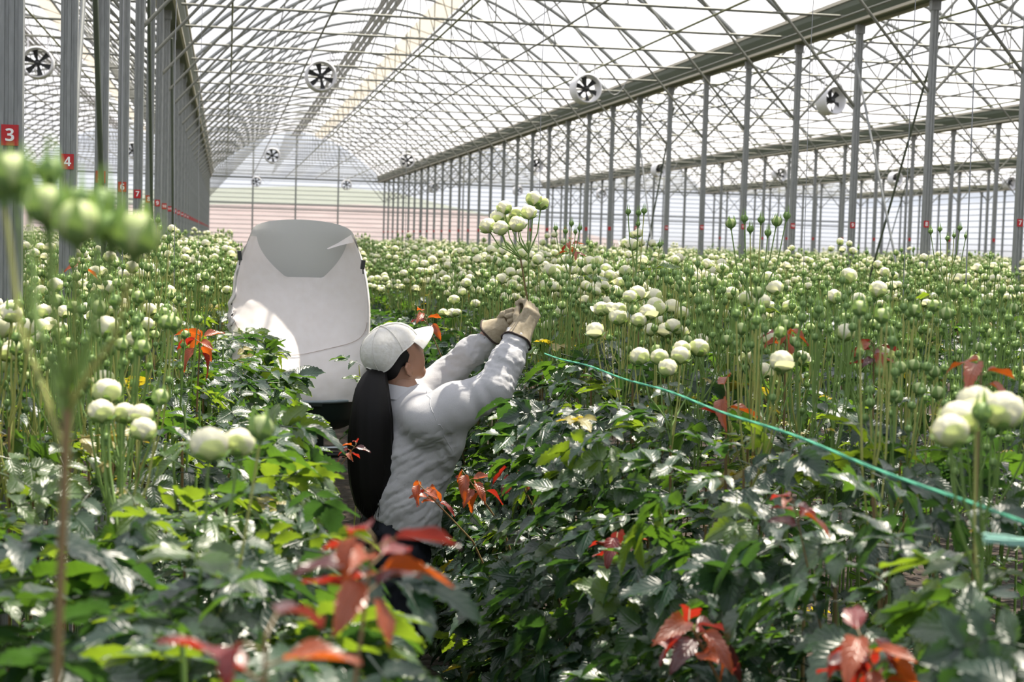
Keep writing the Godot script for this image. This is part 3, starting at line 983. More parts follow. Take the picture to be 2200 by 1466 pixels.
# ---------------------------------------------------------------- smooth bodies
class Field:                      # distance field on a grid, joined from tapered capsules, meshed as surface nets
	var lo: Vector3
	var cell: float
	var nx: int
	var ny: int
	var nz: int
	var f := PackedFloat32Array()
	func _init(a: Vector3, b: Vector3, c: float) -> void:
		lo = a; cell = c
		nx = int((b.x - a.x) / c) + 2; ny = int((b.y - a.y) / c) + 2; nz = int((b.z - a.z) / c) + 2
		f.resize(nx * ny * nz); f.fill(1.0)
	func bone(a: Vector3, b: Vector3, ra: float, rb: float, k := 0.03) -> void:
		var m := maxf(ra, rb) + k + cell * 2.0
		var p0 := (Vector3(minf(a.x, b.x), minf(a.y, b.y), minf(a.z, b.z)) - Vector3.ONE * m - lo) / cell
		var p1 := (Vector3(maxf(a.x, b.x), maxf(a.y, b.y), maxf(a.z, b.z)) + Vector3.ONE * m - lo) / cell
		var d := b - a
		var dd := maxf(d.length_squared(), 1e-9)
		for z in range(maxi(0, int(p0.z)), mini(nz, int(p1.z) + 1)):
			for y in range(maxi(0, int(p0.y)), mini(ny, int(p1.y) + 1)):
				var i := (z * ny + y) * nx
				for x in range(maxi(0, int(p0.x)), mini(nx, int(p1.x) + 1)):
					var p := lo + Vector3(x, y, z) * cell - a
					var t := clampf(p.dot(d) / dd, 0.0, 1.0)
					var s := (p - d * t).length() - lerpf(ra, rb, t)
					var o := f[i + x]
					var h := clampf(0.5 + 0.5 * (o - s) / k, 0.0, 1.0)
					f[i + x] = lerpf(o, s, h) - k * h * (1.0 - h)
	func chain(pts: Array, r: Array, k := 0.03) -> void:
		for i in pts.size() - 1: bone(pts[i], pts[i + 1], r[i], r[i + 1], k)
	func above(n: Vector3, at: Vector3) -> void:      # cut away what lies on the side of n
		for z in nz:
			for y in ny:
				var i := (z * ny + y) * nx
				for x in nx:
					f[i + x] = maxf(f[i + x], (lo + Vector3(x, y, z) * cell - at).dot(n))
	func net(s: Shape) -> void:
		var id := PackedInt32Array()
		id.resize(nx * ny * nz); id.fill(-1)
		var sx := 1
		var sy := nx
		var sz := nx * ny
		var off := [0, sx, sy, sx + sy, sz, sz + sx, sz + sy, sz + sx + sy]
		for z in nz - 1:
			for y in ny - 1:
				for x in nx - 1:
					var i := z * sz + y * sy + x
					var neg := 0
					for o in off:
						if f[i + o] < 0.0: neg += 1
					if neg == 0 or neg == 8: continue
					var sum := Vector3.ZERO
					var n := 0
					for e in 12:
						var a: int = [0, 2, 4, 6, 0, 1, 4, 5, 0, 1, 2, 3][e]
						var b: int = [1, 3, 5, 7, 2, 3, 6, 7, 4, 5, 6, 7][e]
						var fa := f[i + off[a]]
						var fb := f[i + off[b]]
						if (fa < 0.0) != (fb < 0.0):
							var t := fa / (fa - fb)
							var pa := Vector3(a & 1, (a >> 1) & 1, (a >> 2) & 1)
							var pb := Vector3(b & 1, (b >> 1) & 1, (b >> 2) & 1)
							sum += pa.lerp(pb, t); n += 1
					id[i] = s.at(lo + (Vector3(x, y, z) + sum / n) * cell)
		for z in range(1, nz - 1):
			for y in range(1, ny - 1):
				for x in range(1, nx - 1):
					var i := z * sz + y * sy + x
					var here := f[i] < 0.0
					if here != (f[i + sx] < 0.0): _q(s, id[i], id[i - sy], id[i - sy - sz], id[i - sz], here)
					if here != (f[i + sy] < 0.0): _q(s, id[i], id[i - sz], id[i - sz - sx], id[i - sx], here)
					if here != (f[i + sz] < 0.0): _q(s, id[i], id[i - sx], id[i - sx - sy], id[i - sy], here)
	func _q(s: Shape, a: int, b: int, c: int, d: int, flip: bool) -> void:
		if a < 0 or b < 0 or c < 0 or d < 0: return
		if flip: s.quad(a, b, c, d)
		else: s.quad(a, d, c, b)

func push_out(s: Shape, how: Callable) -> void:      # moves every point along its normal by how(point)
	var nm := PackedVector3Array()
	nm.resize(s.v.size())
	for i in range(0, s.ix.size(), 3):
		var a := s.ix[i]
		var b := s.ix[i + 1]
		var c := s.ix[i + 2]
		var n := (s.v[a] - s.v[c]).cross(s.v[a] - s.v[b])
		nm[a] += n; nm[b] += n; nm[c] += n
	for i in s.v.size():
		s.v[i] += nm[i].normalized() * float(how.call(s.v[i]))

func person_materials() -> void:
	var m := paint("skin", lin(0.31, 0.165, 0.105), 0.5)
	m.subsurf_scatter_enabled = true; m.subsurf_scatter_strength = 0.15
	m = paint("shirt_cotton", lin(0.49, 0.495, 0.52), 0.85)
	relief(m, bump_tex(0.12, 256, 21, 3), 0.04)
	m.uv1_triplanar = true; m.uv1_scale = Vector3(6, 6, 6)
	m.backlight_enabled = true; m.backlight = lin(0.20, 0.20, 0.20)
	paint("shirt_thread", lin(0.54, 0.545, 0.57), 0.85)
	m = paint("cap_cotton", lin(0.70, 0.695, 0.68), 0.8)
	relief(m, bump_tex(0.05, 256, 22, 3), 0.10)
	m.uv1_triplanar = true; m.uv1_scale = Vector3(5, 5, 5)
	m.albedo_texture = noise_tex(0.035, Color(0.90, 0.89, 0.86), Color(1, 1, 1), 256, 23)
	paint("hair_black", lin(0.005, 0.0045, 0.0045), 0.45).metallic_specular = 0.3
	paint("denim", lin(0.012, 0.015, 0.028), 0.8)
	m = paint("glove_canvas", lin(0.46, 0.40, 0.30), 0.9)
	m.albedo_texture = noise_tex(0.03, Color(0.78, 0.76, 0.72), Color(1, 1, 1), 256, 24)
	m.uv1_triplanar = true; m.uv1_scale = Vector3(7, 7, 7)
	paint("glove_band", lin(0.03, 0.018, 0.014), 0.8)
	paint("glove_leather", lin(0.30, 0.16, 0.07), 0.75)
	paint("boot_rubber", lin(0.015, 0.015, 0.015), 0.5)
	m = paint("cart_cloth", lin(0.80, 0.765, 0.76), 0.85)
	m.albedo_texture = noise_tex(0.02, Color(0.97, 0.96, 0.95), Color(1, 1, 1), 512, 25, 5)
	m.uv1_triplanar = true; m.uv1_scale = Vector3(1.6, 1.6, 1.6)
	m.backlight_enabled = true; m.backlight = lin(0.12, 0.12, 0.12)
	paint("cart_liner", lin(0.50, 0.505, 0.485), 0.45)
	paint("tub_green", lin(0.006, 0.013, 0.012), 0.42)
	paint("tub_rim", lin(0.20, 0.245, 0.27), 0.3)  # blue-grey lip, lightened so the colour carries a sunlit highlight
	paint("seam_brown", lin(0.42, 0.33, 0.28), 0.8)
	paint("chrome_bar", lin(0.40, 0.43, 0.45), 0.3, 0.8)

func lay_back(y: float) -> float:      # the cloth leans: far back at its top edge, forward over the tub at its foot
	return lerpf(-0.10, 0.29, smoothstep(1.03, 1.72, y))

func build_cart() -> void:
	var at := Vector3(0.42, 0, -8.5)
	var c := thing("harvest_cart", at, "harvest cart with a white cloth-lined hood over a dark green tub", "cart")
	var W := 0.372
	var half := func(y: float) -> float:
		if y < 1.48: return W - 0.02 * clampf((1.25 - y) / 0.3, 0.0, 1.0)
		if y < 1.95: return lerpf(W, 0.275, pow((y - 1.48) / 0.47, 2.0))
		return 0.275 * sqrt(maxf(0.0, 1.0 - pow((y - 1.95) / 0.075, 2.0)))
	var deep := func(y: float) -> float:
		return 0.30 - 0.10 * clampf((1.5 - y) / 0.5, 0.0, 1.0)
	# grey liner: a sheet bent into a half round, its top edge cut as a flat arc
	var s := Shape.new()
	for side in 2:
		var rows := []
		for i in 34:
			var v := i / 33.0
			var row := []
			for k in 33:
				var u := (k / 16.0) - 1.0
				var top := 1.945 + 0.078 * (1.0 - u * u)
				var y := lerpf(1.02, top, v)
				var w: float = half.call(minf(y, 1.95))
				var ang := u * PI * 0.5
				row.append(Vector3(w * sin(ang) * (1.0 - 0.003 * side), y, 0.06 - (deep.call(y) - 0.004 * side) * cos(ang)))
			if side: row.reverse()
			rows.append(row)
		s.sheet(rows)
	part("hood_liner", s.mesh(M.cart_liner), c)
	# cloth: lines the hood, its top edge dips in the middle, its sides wrap round the hood's edges
	var noise := FastNoiseLite.new()
	noise.seed = 4; noise.frequency = 5.0
	s = Shape.new()
	var rows := []
	for i in 60:
		var v := i / 59.0
		var row := []
		for k in 81:
			var u := (k / 40.0 - 1.0) * 1.30
			var a := absf(u - 0.06 * (1.0 - absf(u)))
			var top := 1.70 + 0.222 * clampf((a - 0.20) / 0.52, 0.0, 1.0)
			if absf(u) > 1.0: top = lerpf(1.90, 1.60, (absf(u) - 1.0) / 0.30)
			var low := 1.035 if u > -0.9 else lerpf(1.035, 0.985, clampf((-u - 0.9) / 0.3, 0, 1))
			var y := lerpf(low, top, v)
			var w: float = half.call(minf(y, 1.93))
			var d := lay_back(y)
			var p: Vector3
			var flare := clampf((1.25 - y) / 0.25, 0.0, 1.0)
			if absf(u) <= 1.0:
				var ang := u * PI * 0.5
				p = Vector3((w - 0.012) * sin(ang), y, 0.07 - (d - 0.016) * cos(ang))
			else:
				var q := (absf(u) - 1.0) / 0.30
				p = Vector3(signf(u) * (w - 0.012 + 0.020 * sin(minf(q * 4.0, PI * 0.5))), y, 0.075 + 0.012 * sin(minf(q * 4.0, 1.0) * PI) - 0.13 * q)
			if u < -0.72:                     # loose folds along the left edge and the flap below
				var g := clampf((-u - 0.72) / 0.3, 0.0, 1.0)
				p.x += g * (0.012 * sin(y * 62.0 + 3.0 * sin(y * 17.0)) * smoothstep(1.30, 1.42, y) * (1.0 - smoothstep(1.62, 1.74, y)) - 0.008)
				p.z += g * 0.016 * sin(y * 48.0 + u * 6.0)
				p.x += g * 0.055 * flare
				p.z += g * 0.09 * flare
			p += Vector3(0, 0, 0.010 * noise.get_noise_3d(p.x * 1.2, p.y * 1.2, 3.0))
			row.append(p)
		rows.append(row)
	s.sheet(rows)
	part("cloth", s.mesh(M.cart_cloth), c)
	# turned-over corner of the cloth at the upper right
	s = Shape.new()
	s.sheet([[Vector3(0.145, 1.865, -0.155), Vector3(0.205, 1.90, -0.09), Vector3(0.262, 1.945, 0.06)], [Vector3(0.150, 1.862, -0.13), Vector3(0.212, 1.885, -0.06), Vector3(0.275, 1.905, 0.082)]])
	part("cloth_fold", s.mesh(M.cart_cloth), c)
	# stitched seam lying on the cloth
	var line := []
	for i in 33:
		var u := -1.0 + i / 16.0
		var y := 1.285 + 0.185 * pow(absf(u), 1.7) + 0.012 * sin(u * 6.0)
		var w: float = half.call(y)
		line.append(Vector3((w - 0.014) * sin(u * PI * 0.5), y, 0.076 - (lay_back(y) - 0.018) * cos(u * PI * 0.5)))
	part("seam", Shape.new().tube(line, 0.0014, 4, false).mesh(M.seam_brown), c)
	for sx in [-1, 1]:
		var clip := Shape.new().box(Vector3(0, 0, 0), Vector3(0.022, 0.05, 0.04))
		clip.box(Vector3(0.004 * sx, -0.036, 0.016), Vector3(0.006, 0.03, 0.004), Basis(Vector3.BACK, 0.2 * sx))
		part("clip", clip.mesh(M.black_plastic), c, Transform3D(Basis(Vector3.BACK, -0.12 * sx), Vector3(sx * (0.337 if sx < 0 else 0.328), 1.80 - 0.016 * sx, 0.075)))
	# oval tub; its blue-grey rim is coloured paler to paint the sun's highlight
	var oval := Transform3D(Basis().scaled(Vector3(1.0, 1.0, 0.86)), Vector3(0.035, 0, -0.03))
	part("tub", Shape.new().lathe([Vector2(0.001, 0.875), Vector2(0.21, 0.875), Vector2(0.255, 0.895), Vector2(0.275, 0.94), Vector2(0.287, 1.035), Vector2(0.279, 1.035), Vector2(0.266, 0.945), Vector2(0.245, 0.905), Vector2(0.001, 0.885)], 48, oval).mesh(M.tub_green), c)
	part("tub_rim", Shape.new().lathe([Vector2(0.279, 1.03), Vector2(0.297, 1.03), Vector2(0.304, 1.038), Vector2(0.301, 1.047), Vector2(0.288, 1.049), Vector2(0.279, 1.044), Vector2(0.279, 1.03)], 48, oval).mesh(M.tub_rim), c)
	part("rim_lug", Shape.new().box(Vector3(0.05, 1.027, 0.228), Vector3(0.125, 0.018, 0.012)).mesh(M.tub_green), c)
	# frame: posts, bars, axle and wheels
	for sx in [-0.07, 0.11]:
		part("post", Shape.new().box(Vector3(sx, 0.50, 0.02), Vector3(0.05, 0.76, 0.06)).mesh(M.tub_green), c)
	part("handle_bar", Shape.new().tube([Vector3(-0.16, 0.775, 0.10), Vector3(0.30, 0.775, 0.10)], 0.013, 8).mesh(M.chrome_bar), c)
	part("cross_bar", Shape.new().tube([Vector3(-0.16, 0.735, 0.09), Vector3(0.30, 0.735, 0.09)], 0.016, 8).mesh(M.tub_green), c)
	for sx in [-0.14, 0.20]:
		part("rail", Shape.new().box(Vector3(sx, 0.14, -0.02), Vector3(0.04, 0.04, 0.62)).mesh(M.tub_green), c)
		part("strut", Shape.new().tube([Vector3(sx, 0.14, 0.1), Vector3(sx * 0.7, 0.76, 0.1)], 0.014, 6).mesh(M.tub_green), c)
		for sz in [-0.28, 0.24]:
			var w := part("wheel", Shape.new().lathe([Vector2(0.02, -0.018), Vector2(0.055, -0.02), Vector2(0.062, -0.01), Vector2(0.062, 0.01), Vector2(0.055, 0.02), Vector2(0.02, 0.018)], 20, Transform3D(Basis(Vector3.BACK, PI / 2), Vector3.ZERO)).mesh(M.black_plastic), c, Transform3D(Basis(), Vector3(sx, 0.062, sz)))
			part("hub", Shape.new().lathe([Vector2(0.001, -0.022), Vector2(0.02, -0.022), Vector2(0.02, 0.022), Vector2(0.001, 0.022)], 12, Transform3D(Basis(Vector3.BACK, PI / 2), Vector3.ZERO)).mesh(M.chrome_bar), w)
	part("floor_plate", Shape.new().box(Vector3(0.03, 0.165, -0.02), Vector3(0.42, 0.014, 0.6)).mesh(M.tub_green), c)

func build_person() -> void:
	var O := Vector3(0.67, 0, -5.9)
	var w := thing("person", O, "worker in white cap and pale long-sleeved shirt with long black ponytail, reaching into the roses", "person")
	# head frame: forward, up and to the near side
	var H := Vector3(0.665, 1.475, -5.91) - O
	var F := Vector3(0.82, 0.42, -0.38).normalized()
	var S := F.cross(Vector3(-0.38, 0.906, 0.178)).normalized()
	var U := S.cross(F).normalized()
	var hd := func(f: float, u: float, s: float) -> Vector3: return H + F * f + U * u + S * s
	var near_sh := Vector3(0.765, 1.262, -5.735) - O
	var near_el := Vector3(1.015, 1.378, -5.70) - O
	var near_wr := Vector3(1.122, 1.572, -5.80) - O
	var far_sh := Vector3(0.745, 1.285, -6.07) - O
	var far_el := Vector3(0.90, 1.395, -6.12) - O
	var far_wr := Vector3(1.066, 1.588, -5.985) - O
	var neck := Vector3(0.690, 1.335, -5.905) - O
	# ---- the body, one skin
	var body := Shape.new()
	var g := Field.new(Vector3(-0.28, -0.02, -0.40), Vector3(0.62, 1.68, 0.36), 0.012)
	for sz in [-0.055, 0.055]:
		g.chain([Vector3(0.0, 0.88, sz), Vector3(0.03, 1.08, sz), Vector3(0.055, 1.24, sz)], [0.105, 0.10, 0.085], 0.05)
	g.chain([far_sh, Vector3(0.05, 1.28, 0.0), near_sh], [0.055, 0.065, 0.055], 0.04)
	g.bone(Vector3(0.04, 1.26, 0.0), neck, 0.07, 0.055, 0.03)
	g.bone(neck, hd.call(-0.02, -0.055, 0.0), 0.055, 0.055, 0.03)
	g.chain([near_sh, near_el, near_wr], [0.055, 0.042, 0.03], 0.02)
	g.chain([far_sh, far_el, far_wr], [0.055, 0.042, 0.03], 0.02)
	for sz in [-0.085, 0.085]:
		g.chain([Vector3(0.0, 0.86, sz), Vector3(0.02, 0.46, sz * 1.1), Vector3(0.0, 0.09, sz * 1.15)], [0.095, 0.065, 0.042], 0.03)
		g.bone(Vector3(-0.01, 0.05, sz * 1.15), Vector3(0.15, 0.045, sz * 1.2), 0.045, 0.035, 0.03)
	g.net(body)
	var e := Vector3.ONE * 0.165
	g = Field.new(H - e + Vector3(0.02, -0.03, 0), H + e + Vector3(0.02, -0.03, 0), 0.0042)
	g.bone(hd.call(-0.03, 0.035, 0.0), hd.call(0.018, 0.038, 0.0), 0.082, 0.078, 0.02)
	for s in [-1, 1]:
		g.bone(hd.call(0.035, 0.0, s * 0.022), hd.call(0.045, -0.045, s * 0.018), 0.048, 0.043, 0.03)
		g.bone(hd.call(-0.005, -0.06, s * 0.048), hd.call(0.058, -0.096, s * 0.012), 0.022, 0.020, 0.03)
		g.bone(hd.call(0.058, -0.028, s * 0.036), hd.call(0.05, -0.045, s * 0.04), 0.026, 0.024, 0.03)
		g.bone(hd.call(0.082, 0.018, s * 0.030), hd.call(0.086, 0.022, s * 0.014), 0.010, 0.011, 0.014)
	g.bone(hd.call(0.088, 0.012, 0.0), hd.call(0.106, -0.028, 0.0), 0.008, 0.011, 0.012)
	for s in [-1, 1]: g.bone(hd.call(0.098, -0.032, s * 0.010), hd.call(0.094, -0.033, s * 0.013), 0.0075, 0.007, 0.008)
	g.bone(hd.call(0.084, -0.055, -0.015), hd.call(0.084, -0.055, 0.015), 0.011, 0.011, 0.012)
	g.bone(hd.call(0.081, -0.070, -0.013), hd.call(0.081, -0.070, 0.013), 0.011, 0.011, 0.010)
	g.bone(hd.call(0.070, -0.098, 0.0), hd.call(0.068, -0.100, 0.0), 0.020, 0.020, 0.02)
	g.bone(hd.call(-0.025, -0.05, 0.0), neck + Vector3(0, -0.03, 0), 0.052, 0.056, 0.03)
	for s in [-1, 1]:                      # ears: a rim, a bowl and a lobe
		var q := func(f: float, u: float, o: float) -> Vector3: return hd.call(-0.008 + f, -0.048 + u, s * (0.069 + o))
		g.chain([q.call(0.010, 0.018, 0.002), q.call(-0.004, 0.030, 0.010), q.call(-0.018, 0.020, 0.015), q.call(-0.018, -0.002, 0.014), q.call(-0.004, -0.022, 0.008)], [0.0055, 0.0052, 0.0052, 0.0052, 0.0065], 0.005)
		g.bone(q.call(-0.004, 0.012, 0.002), q.call(-0.004, -0.008, 0.002), 0.011, 0.009, 0.006)
		g.bone(q.call(0.008, -0.002, 0.004), q.call(0.006, -0.010, 0.004), 0.005, 0.005, 0.005)
	g.net(body)
	part("body", body.mesh(M.skin), w)
	for s in [-1, 1]:
		var ey := Shape.new()
		ball(ey, 0.011, 1.0, 0.0, 12)
		part("eye", ey.mesh(M.black_plastic), w, Transform3D(Basis(), hd.call(0.078, 0.0, s * 0.031)))
	# ---- shirt
	var shirt := Shape.new()
	g = Field.new(Vector3(-0.30, 0.70, -0.40), Vector3(0.56, 1.66, 0.36), 0.0075)
	for sz in [-0.06, 0.06]:
		g.chain([Vector3(0.03, 0.74, sz * 1.3), Vector3(0.03, 0.92, sz * 1.15), Vector3(0.055, 1.10, sz), Vector3(0.065, 1.225, sz)], [0.150, 0.130, 0.118, 0.098], 0.05)
	g.chain([far_sh, Vector3(0.065, 1.275, 0.0), near_sh + Vector3(0, -0.012, 0)], [0.07, 0.085, 0.080], 0.05)
	g.bone(Vector3(0.03, 1.26, 0.03), neck + Vector3(-0.012, -0.018, 0.005), 0.08, 0.064, 0.03)
	g.chain([near_sh + Vector3(0.0, -0.018, 0), near_sh.lerp(near_el, 0.4) + Vector3(0, -0.010, 0), near_el + Vector3(-0.005, -0.006, 0), near_el.lerp(near_wr, 0.45), near_wr], [0.094, 0.090, 0.069, 0.060, 0.052], 0.035)
	g.chain([far_sh, far_el, far_el.lerp(far_wr, 0.5), far_wr], [0.08, 0.064, 0.056, 0.048], 0.03)
	g.bone(near_sh + Vector3(0.10, -0.10, 0.0), Vector3(0.13, 1.02, 0.04), 0.05, 0.07, 0.06)
	g.bone(Vector3(-0.08, 0.74, 0.06), Vector3(-0.03, 0.95, 0.05), 0.075, 0.09, 0.06)
	g.above(Vector3(-0.42, -0.9, 0.0).normalized(), Vector3(0.02, 0.815, 0))
	g.above((near_wr - near_el).normalized(), near_wr + (near_wr - near_el) * 0.05)
	g.net(shirt)
	var nz := FastNoiseLite.new()
	nz.seed = 8; nz.frequency = 7.0
	var axis_u := (near_el - near_sh).normalized()
	var axis_f := (near_wr - near_el).normalized()
	var fold := func(p: Vector3) -> float:
		var out := 0.0
		var n1 := nz.get_noise_3d(p.x, p.y, p.z)
		var n2 := nz.get_noise_3d(p.x * 2.0 + 9.0, p.y * 2.0, p.z * 2.0)
		var along := (p - near_el).dot(axis_f)
		var at_arm := clampf((p.x - 0.16) / 0.06, 0.0, 1.0)
		# rings pushed together along the forearm and round the elbow
		out += at_arm * smoothstep(-0.05, 0.03, along) * (0.0026 * sin(along * 190.0 + n1 * 7.0 + p.y * 20.0) * (0.6 + n2) + 0.0026 * sin(along * 84.0 + n2 * 5.0 + p.z * 34.0))
		# two soft rolls on the upper arm
		var up := (p - near_sh).dot(axis_u)
		out += at_arm * (1.0 - smoothstep(-0.06, 0.0, along)) * (0.006 * exp(-pow((up - 0.185) / 0.016, 2.0)) + 0.006 * exp(-pow((up - 0.245) / 0.014, 2.0)) - 0.004 * exp(-pow((up - 0.215) / 0.014, 2.0)))
		# drag lines that run from the armpit down across the back
		var low := (1.0 - at_arm) * smoothstep(1.27, 1.15, p.y) * smoothstep(0.80, 0.90, p.y)
		var r := Vector2(p.x - 0.16, p.y - 1.24)
		var bow := r.y * 1.0 + 0.9 * r.x * r.x - 0.42 * r.x
		out += low * (0.0075 * pow(1.0 - absf(sin(bow * 78.0 + n1 * 3.0)), 2.2) * (0.55 + 0.8 * absf(n2)) + 0.0030 * sin(bow * 60.0 + n2 * 3.0))
		# upright gathers on the front
		out += low * smoothstep(0.10, 0.18, p.x) * 0.006 * sin(p.z * 150.0 + p.x * 120.0 + p.y * 8.0)
		# shoulder blade and yoke
		out += 0.006 * exp(-(Vector2(p.x - 0.02, p.y - 1.19).length_squared()) / 0.004)
		return out + 0.003 * n1
	push_out(shirt, fold)
	var sh := part("shirt", shirt.mesh(M.shirt_cotton), w)
	# collar: a folded band round the neck
	var crow := []
	for i in 5:
		var row := []
		for k in 33:
			var a := TAU * k / 32.0
			var rr: float = [0.064, 0.067, 0.073, 0.083, 0.092][i] + (0.010 * cos(a) if i > 2 else 0.0)
			var hh: float = [0.040, 0.062, 0.064, 0.040, 0.010][i]
			row.append(neck + Vector3(-0.012, -0.032, 0.0) + Vector3(cos(a) * rr * 1.02, hh - 0.012 * cos(a), sin(a) * rr))
		crow.append(row)
	part("collar", Shape.new().sheet(crow).mesh(M.shirt_cotton), sh)
	# armhole seam of the near sleeve: a line of stitches lying on the cloth
	var seam_at := near_sh + axis_u * 0.045 + Vector3(0, -0.02, 0)
	var across := axis_u.cross(Vector3.UP).normalized()
	var over := across.cross(axis_u)
	var ring := []
	ring.resize(33)
	for p in shirt.v:
		var q := p - seam_at
		if absf(q.dot(axis_u)) > 0.007: continue
		var x := q.dot(across)
		var y := q.dot(over)
		var r := sqrt(x * x + y * y)
		if r > 0.17: continue
		var k := int(fposmod(atan2(y, x), TAU) / TAU * 32.0)
		if ring[k] == null or r > (ring[k] - seam_at).length(): ring[k] = p + (q / maxf(r, 0.01)) * 0.0004
	var run := []
	for k in 33:
		if ring[k] != null: run.append(ring[k])
		elif run.size() > 2:
			part("sleeve_seam", Shape.new().tube(run, 0.0016, 4, false).mesh(M.shirt_thread), sh)
			run = []
		else: run = []
	if run.size() > 2: part("sleeve_seam", Shape.new().tube(run, 0.0016, 4, false).mesh(M.shirt_thread), sh)
	# ---- trousers and boots
	var tr := Shape.new()
	g = Field.new(Vector3(-0.26, 0.06, -0.32), Vector3(0.26, 0.98, 0.32), 0.014)
	for sz in [-0.085, 0.085]:
		g.chain([Vector3(0.01, 0.84, sz), Vector3(0.025, 0.46, sz * 1.1), Vector3(0.0, 0.10, sz * 1.15)], [0.125, 0.092, 0.07], 0.04)
	g.above(Vector3.DOWN, Vector3(0, 0.12, 0))
	g.net(tr)
	push_out(tr, func(p: Vector3) -> float: return 0.006 * sin(p.y * 60.0 + nz.get_noise_3d(p.x, p.y, p.z) * 6.0))
	part("trousers", tr.mesh(M.denim), w)
	for sz in [-0.1, 0.1]:
		var bt := Shape.new()
		g = Field.new(Vector3(-0.12, -0.02, sz - 0.1), Vector3(0.26, 0.22, sz + 0.1), 0.009)
		g.bone(Vector3(-0.005, 0.06, sz), Vector3(0.0, 0.17, sz), 0.056, 0.062, 0.02)
		g.bone(Vector3(-0.02, 0.045, sz), Vector3(0.16, 0.042, sz), 0.046, 0.042, 0.03)
		g.above(Vector3.DOWN, Vector3(0, 0.002, 0))
		g.net(bt)
		part("boot", bt.mesh(M.boot_rubber), w)
	# ---- cap
	var dome := func(th: float, az: float, grow: float) -> Vector3:
		var puff := 1.0 + 0.035 * sin(th * 2.0) + 0.012 * cos(az * 3.0)
		return hd.call(-0.018 + (0.122 + grow) * puff * sin(th) * cos(az), 0.032 + (0.104 + grow) * puff * cos(th), (0.096 + grow) * puff * sin(th) * sin(az))
	var rim := func(az: float) -> float:       # how far down the crown comes: short over the brow, long at the nape, cut up for the tail
		var c := cos(az)
		var t := 1.50 - 0.10 * c + 0.42 * smoothstep(0.0, -0.8, c)
		return t - 0.34 * exp(-pow((absf(wrapf(az - PI, -PI, PI))) / 0.36, 2.0))
	var rows := []
	for i in 15:
		var row := []
		for k in 49:
			var az := TAU * k / 48.0
			row.append(dome.call(maxf(rim.call(az) * i / 14.0, 0.001), az, 0.0022 * nz.get_noise_2d(az * 0.5, i * 0.16) + 0.0015 * sin(az * 6.0)))
		rows.append(row)
	var cap := part("cap", Shape.new().sheet(rows).mesh(M.cap_cotton), w)
	var btn := Shape.new()
	ball(btn, 0.007, 0.6, 0.0, 10)
	part("cap_button", btn.mesh(M.cap_cotton), cap, Transform3D(Basis(S, U, S.cross(U)), dome.call(0.001, 0.0, 0.003)))
	for k in 6:
		var line := []
		for i in 13: line.append(dome.call(maxf(rim.call(TAU * (k + 0.5) / 6.0) * i / 12.0, 0.02), TAU * (k + 0.5) / 6.0, 0.0016))
		part("cap_seam", Shape.new().tube(line, 0.0013, 4, false).mesh(M.cap_cotton), cap)
	var edge := []
	for k in 49: edge.append(dome.call(rim.call(TAU * k / 48.0), TAU * k / 48.0, 0.001))
	part("cap_band", Shape.new().tube(edge, 0.0024, 5, false).mesh(M.cap_cotton), cap)
	var bs := Shape.new()
	for lay in 2:
		rows = []
		for i in 9:
			var t := i / 8.0
			var row := []
			for k in 21:
				var az := -1.02 + 2.04 * k / 20.0
				var root: Vector3 = dome.call(rim.call(az) - 0.03, az, 0.0)
				var long := 0.080 * pow(maxf(0.0, cos(az * 1.45)), 0.5)
				var p: Vector3 = root + F * long * t + U * (-0.014 * t * t - 0.030 * pow(az / 1.02, 2.0) * t + 0.004 - 0.003 * lay) + S * 0.012 * t * sin(az)
				row.append(p)
			if lay: row.reverse()
			rows.append(row)
		bs.sheet(rows)
	part("cap_brim", bs.mesh(M.cap_cotton), cap)
	# ---- hair: a shell under the cap, and the tail
	rows = []
	for i in 14:
		var row := []
		for k in 41:
			var az := TAU * k / 40.0
			var c := cos(az)
			var low := 1.45 + 0.52 * smoothstep(0.62, 0.05, c) + 0.40 * smoothstep(0.1, -0.7, c)
			low -= 0.10 * exp(-pow((absf(az if az < PI else TAU - az) - 1.75) / 0.16, 2.0))
			var th := low * i / 13.0
			row.append(hd.call(-0.020 + 0.105 * sin(th) * c, 0.026 + 0.100 * cos(th) - 0.014 * smoothstep(1.6, 2.2, th), 0.083 * sin(th) * sin(az) * (1.0 - 0.12 * smoothstep(1.7, 2.3, th))))
		rows.append(row)
	var hair := part("hair", Shape.new().sheet(rows).mesh(M.hair_black), w)
	var spine := [Vector3(0.612, 1.438, -5.885), Vector3(0.580, 1.425, -5.84), Vector3(0.560, 1.36, -5.80), Vector3(0.556, 1.25, -5.775), Vector3(0.556, 1.12, -5.765), Vector3(0.560, 1.0, -5.765), Vector3(0.566, 0.92, -5.77), Vector3(0.572, 0.865, -5.775)]
	var wide := [0.020, 0.036, 0.062, 0.080, 0.086, 0.080, 0.062, 0.018]
	rows = []
	for i in 29:
		var t := i / 28.0 * 7.0
		var j := mini(int(t), 6)
		var ctr: Vector3 = spine[j].cubic_interpolate(spine[j + 1], spine[maxi(j - 1, 0)], spine[mini(j + 2, 7)], t - j) - O
		var wd := lerpf(wide[j], wide[j + 1], t - j)
		var row := []
		for k in 41:
			var a := TAU * k / 40.0
			var groove := 1.0 + 0.035 * sin(a * 11.0 + i * 0.15) + 0.03 * sin(a * 19.0 + 2.0 - i * 0.1)
			row.append(ctr + Vector3(cos(a) * wd * groove, 0.0, sin(a) * minf(wd * 0.55, 0.042) * groove))
		rows.append(row)
	part("ponytail", Shape.new().sheet(rows).mesh(M.hair_black), hair)
	var r2 := RandomNumberGenerator.new()
	r2.seed = 17
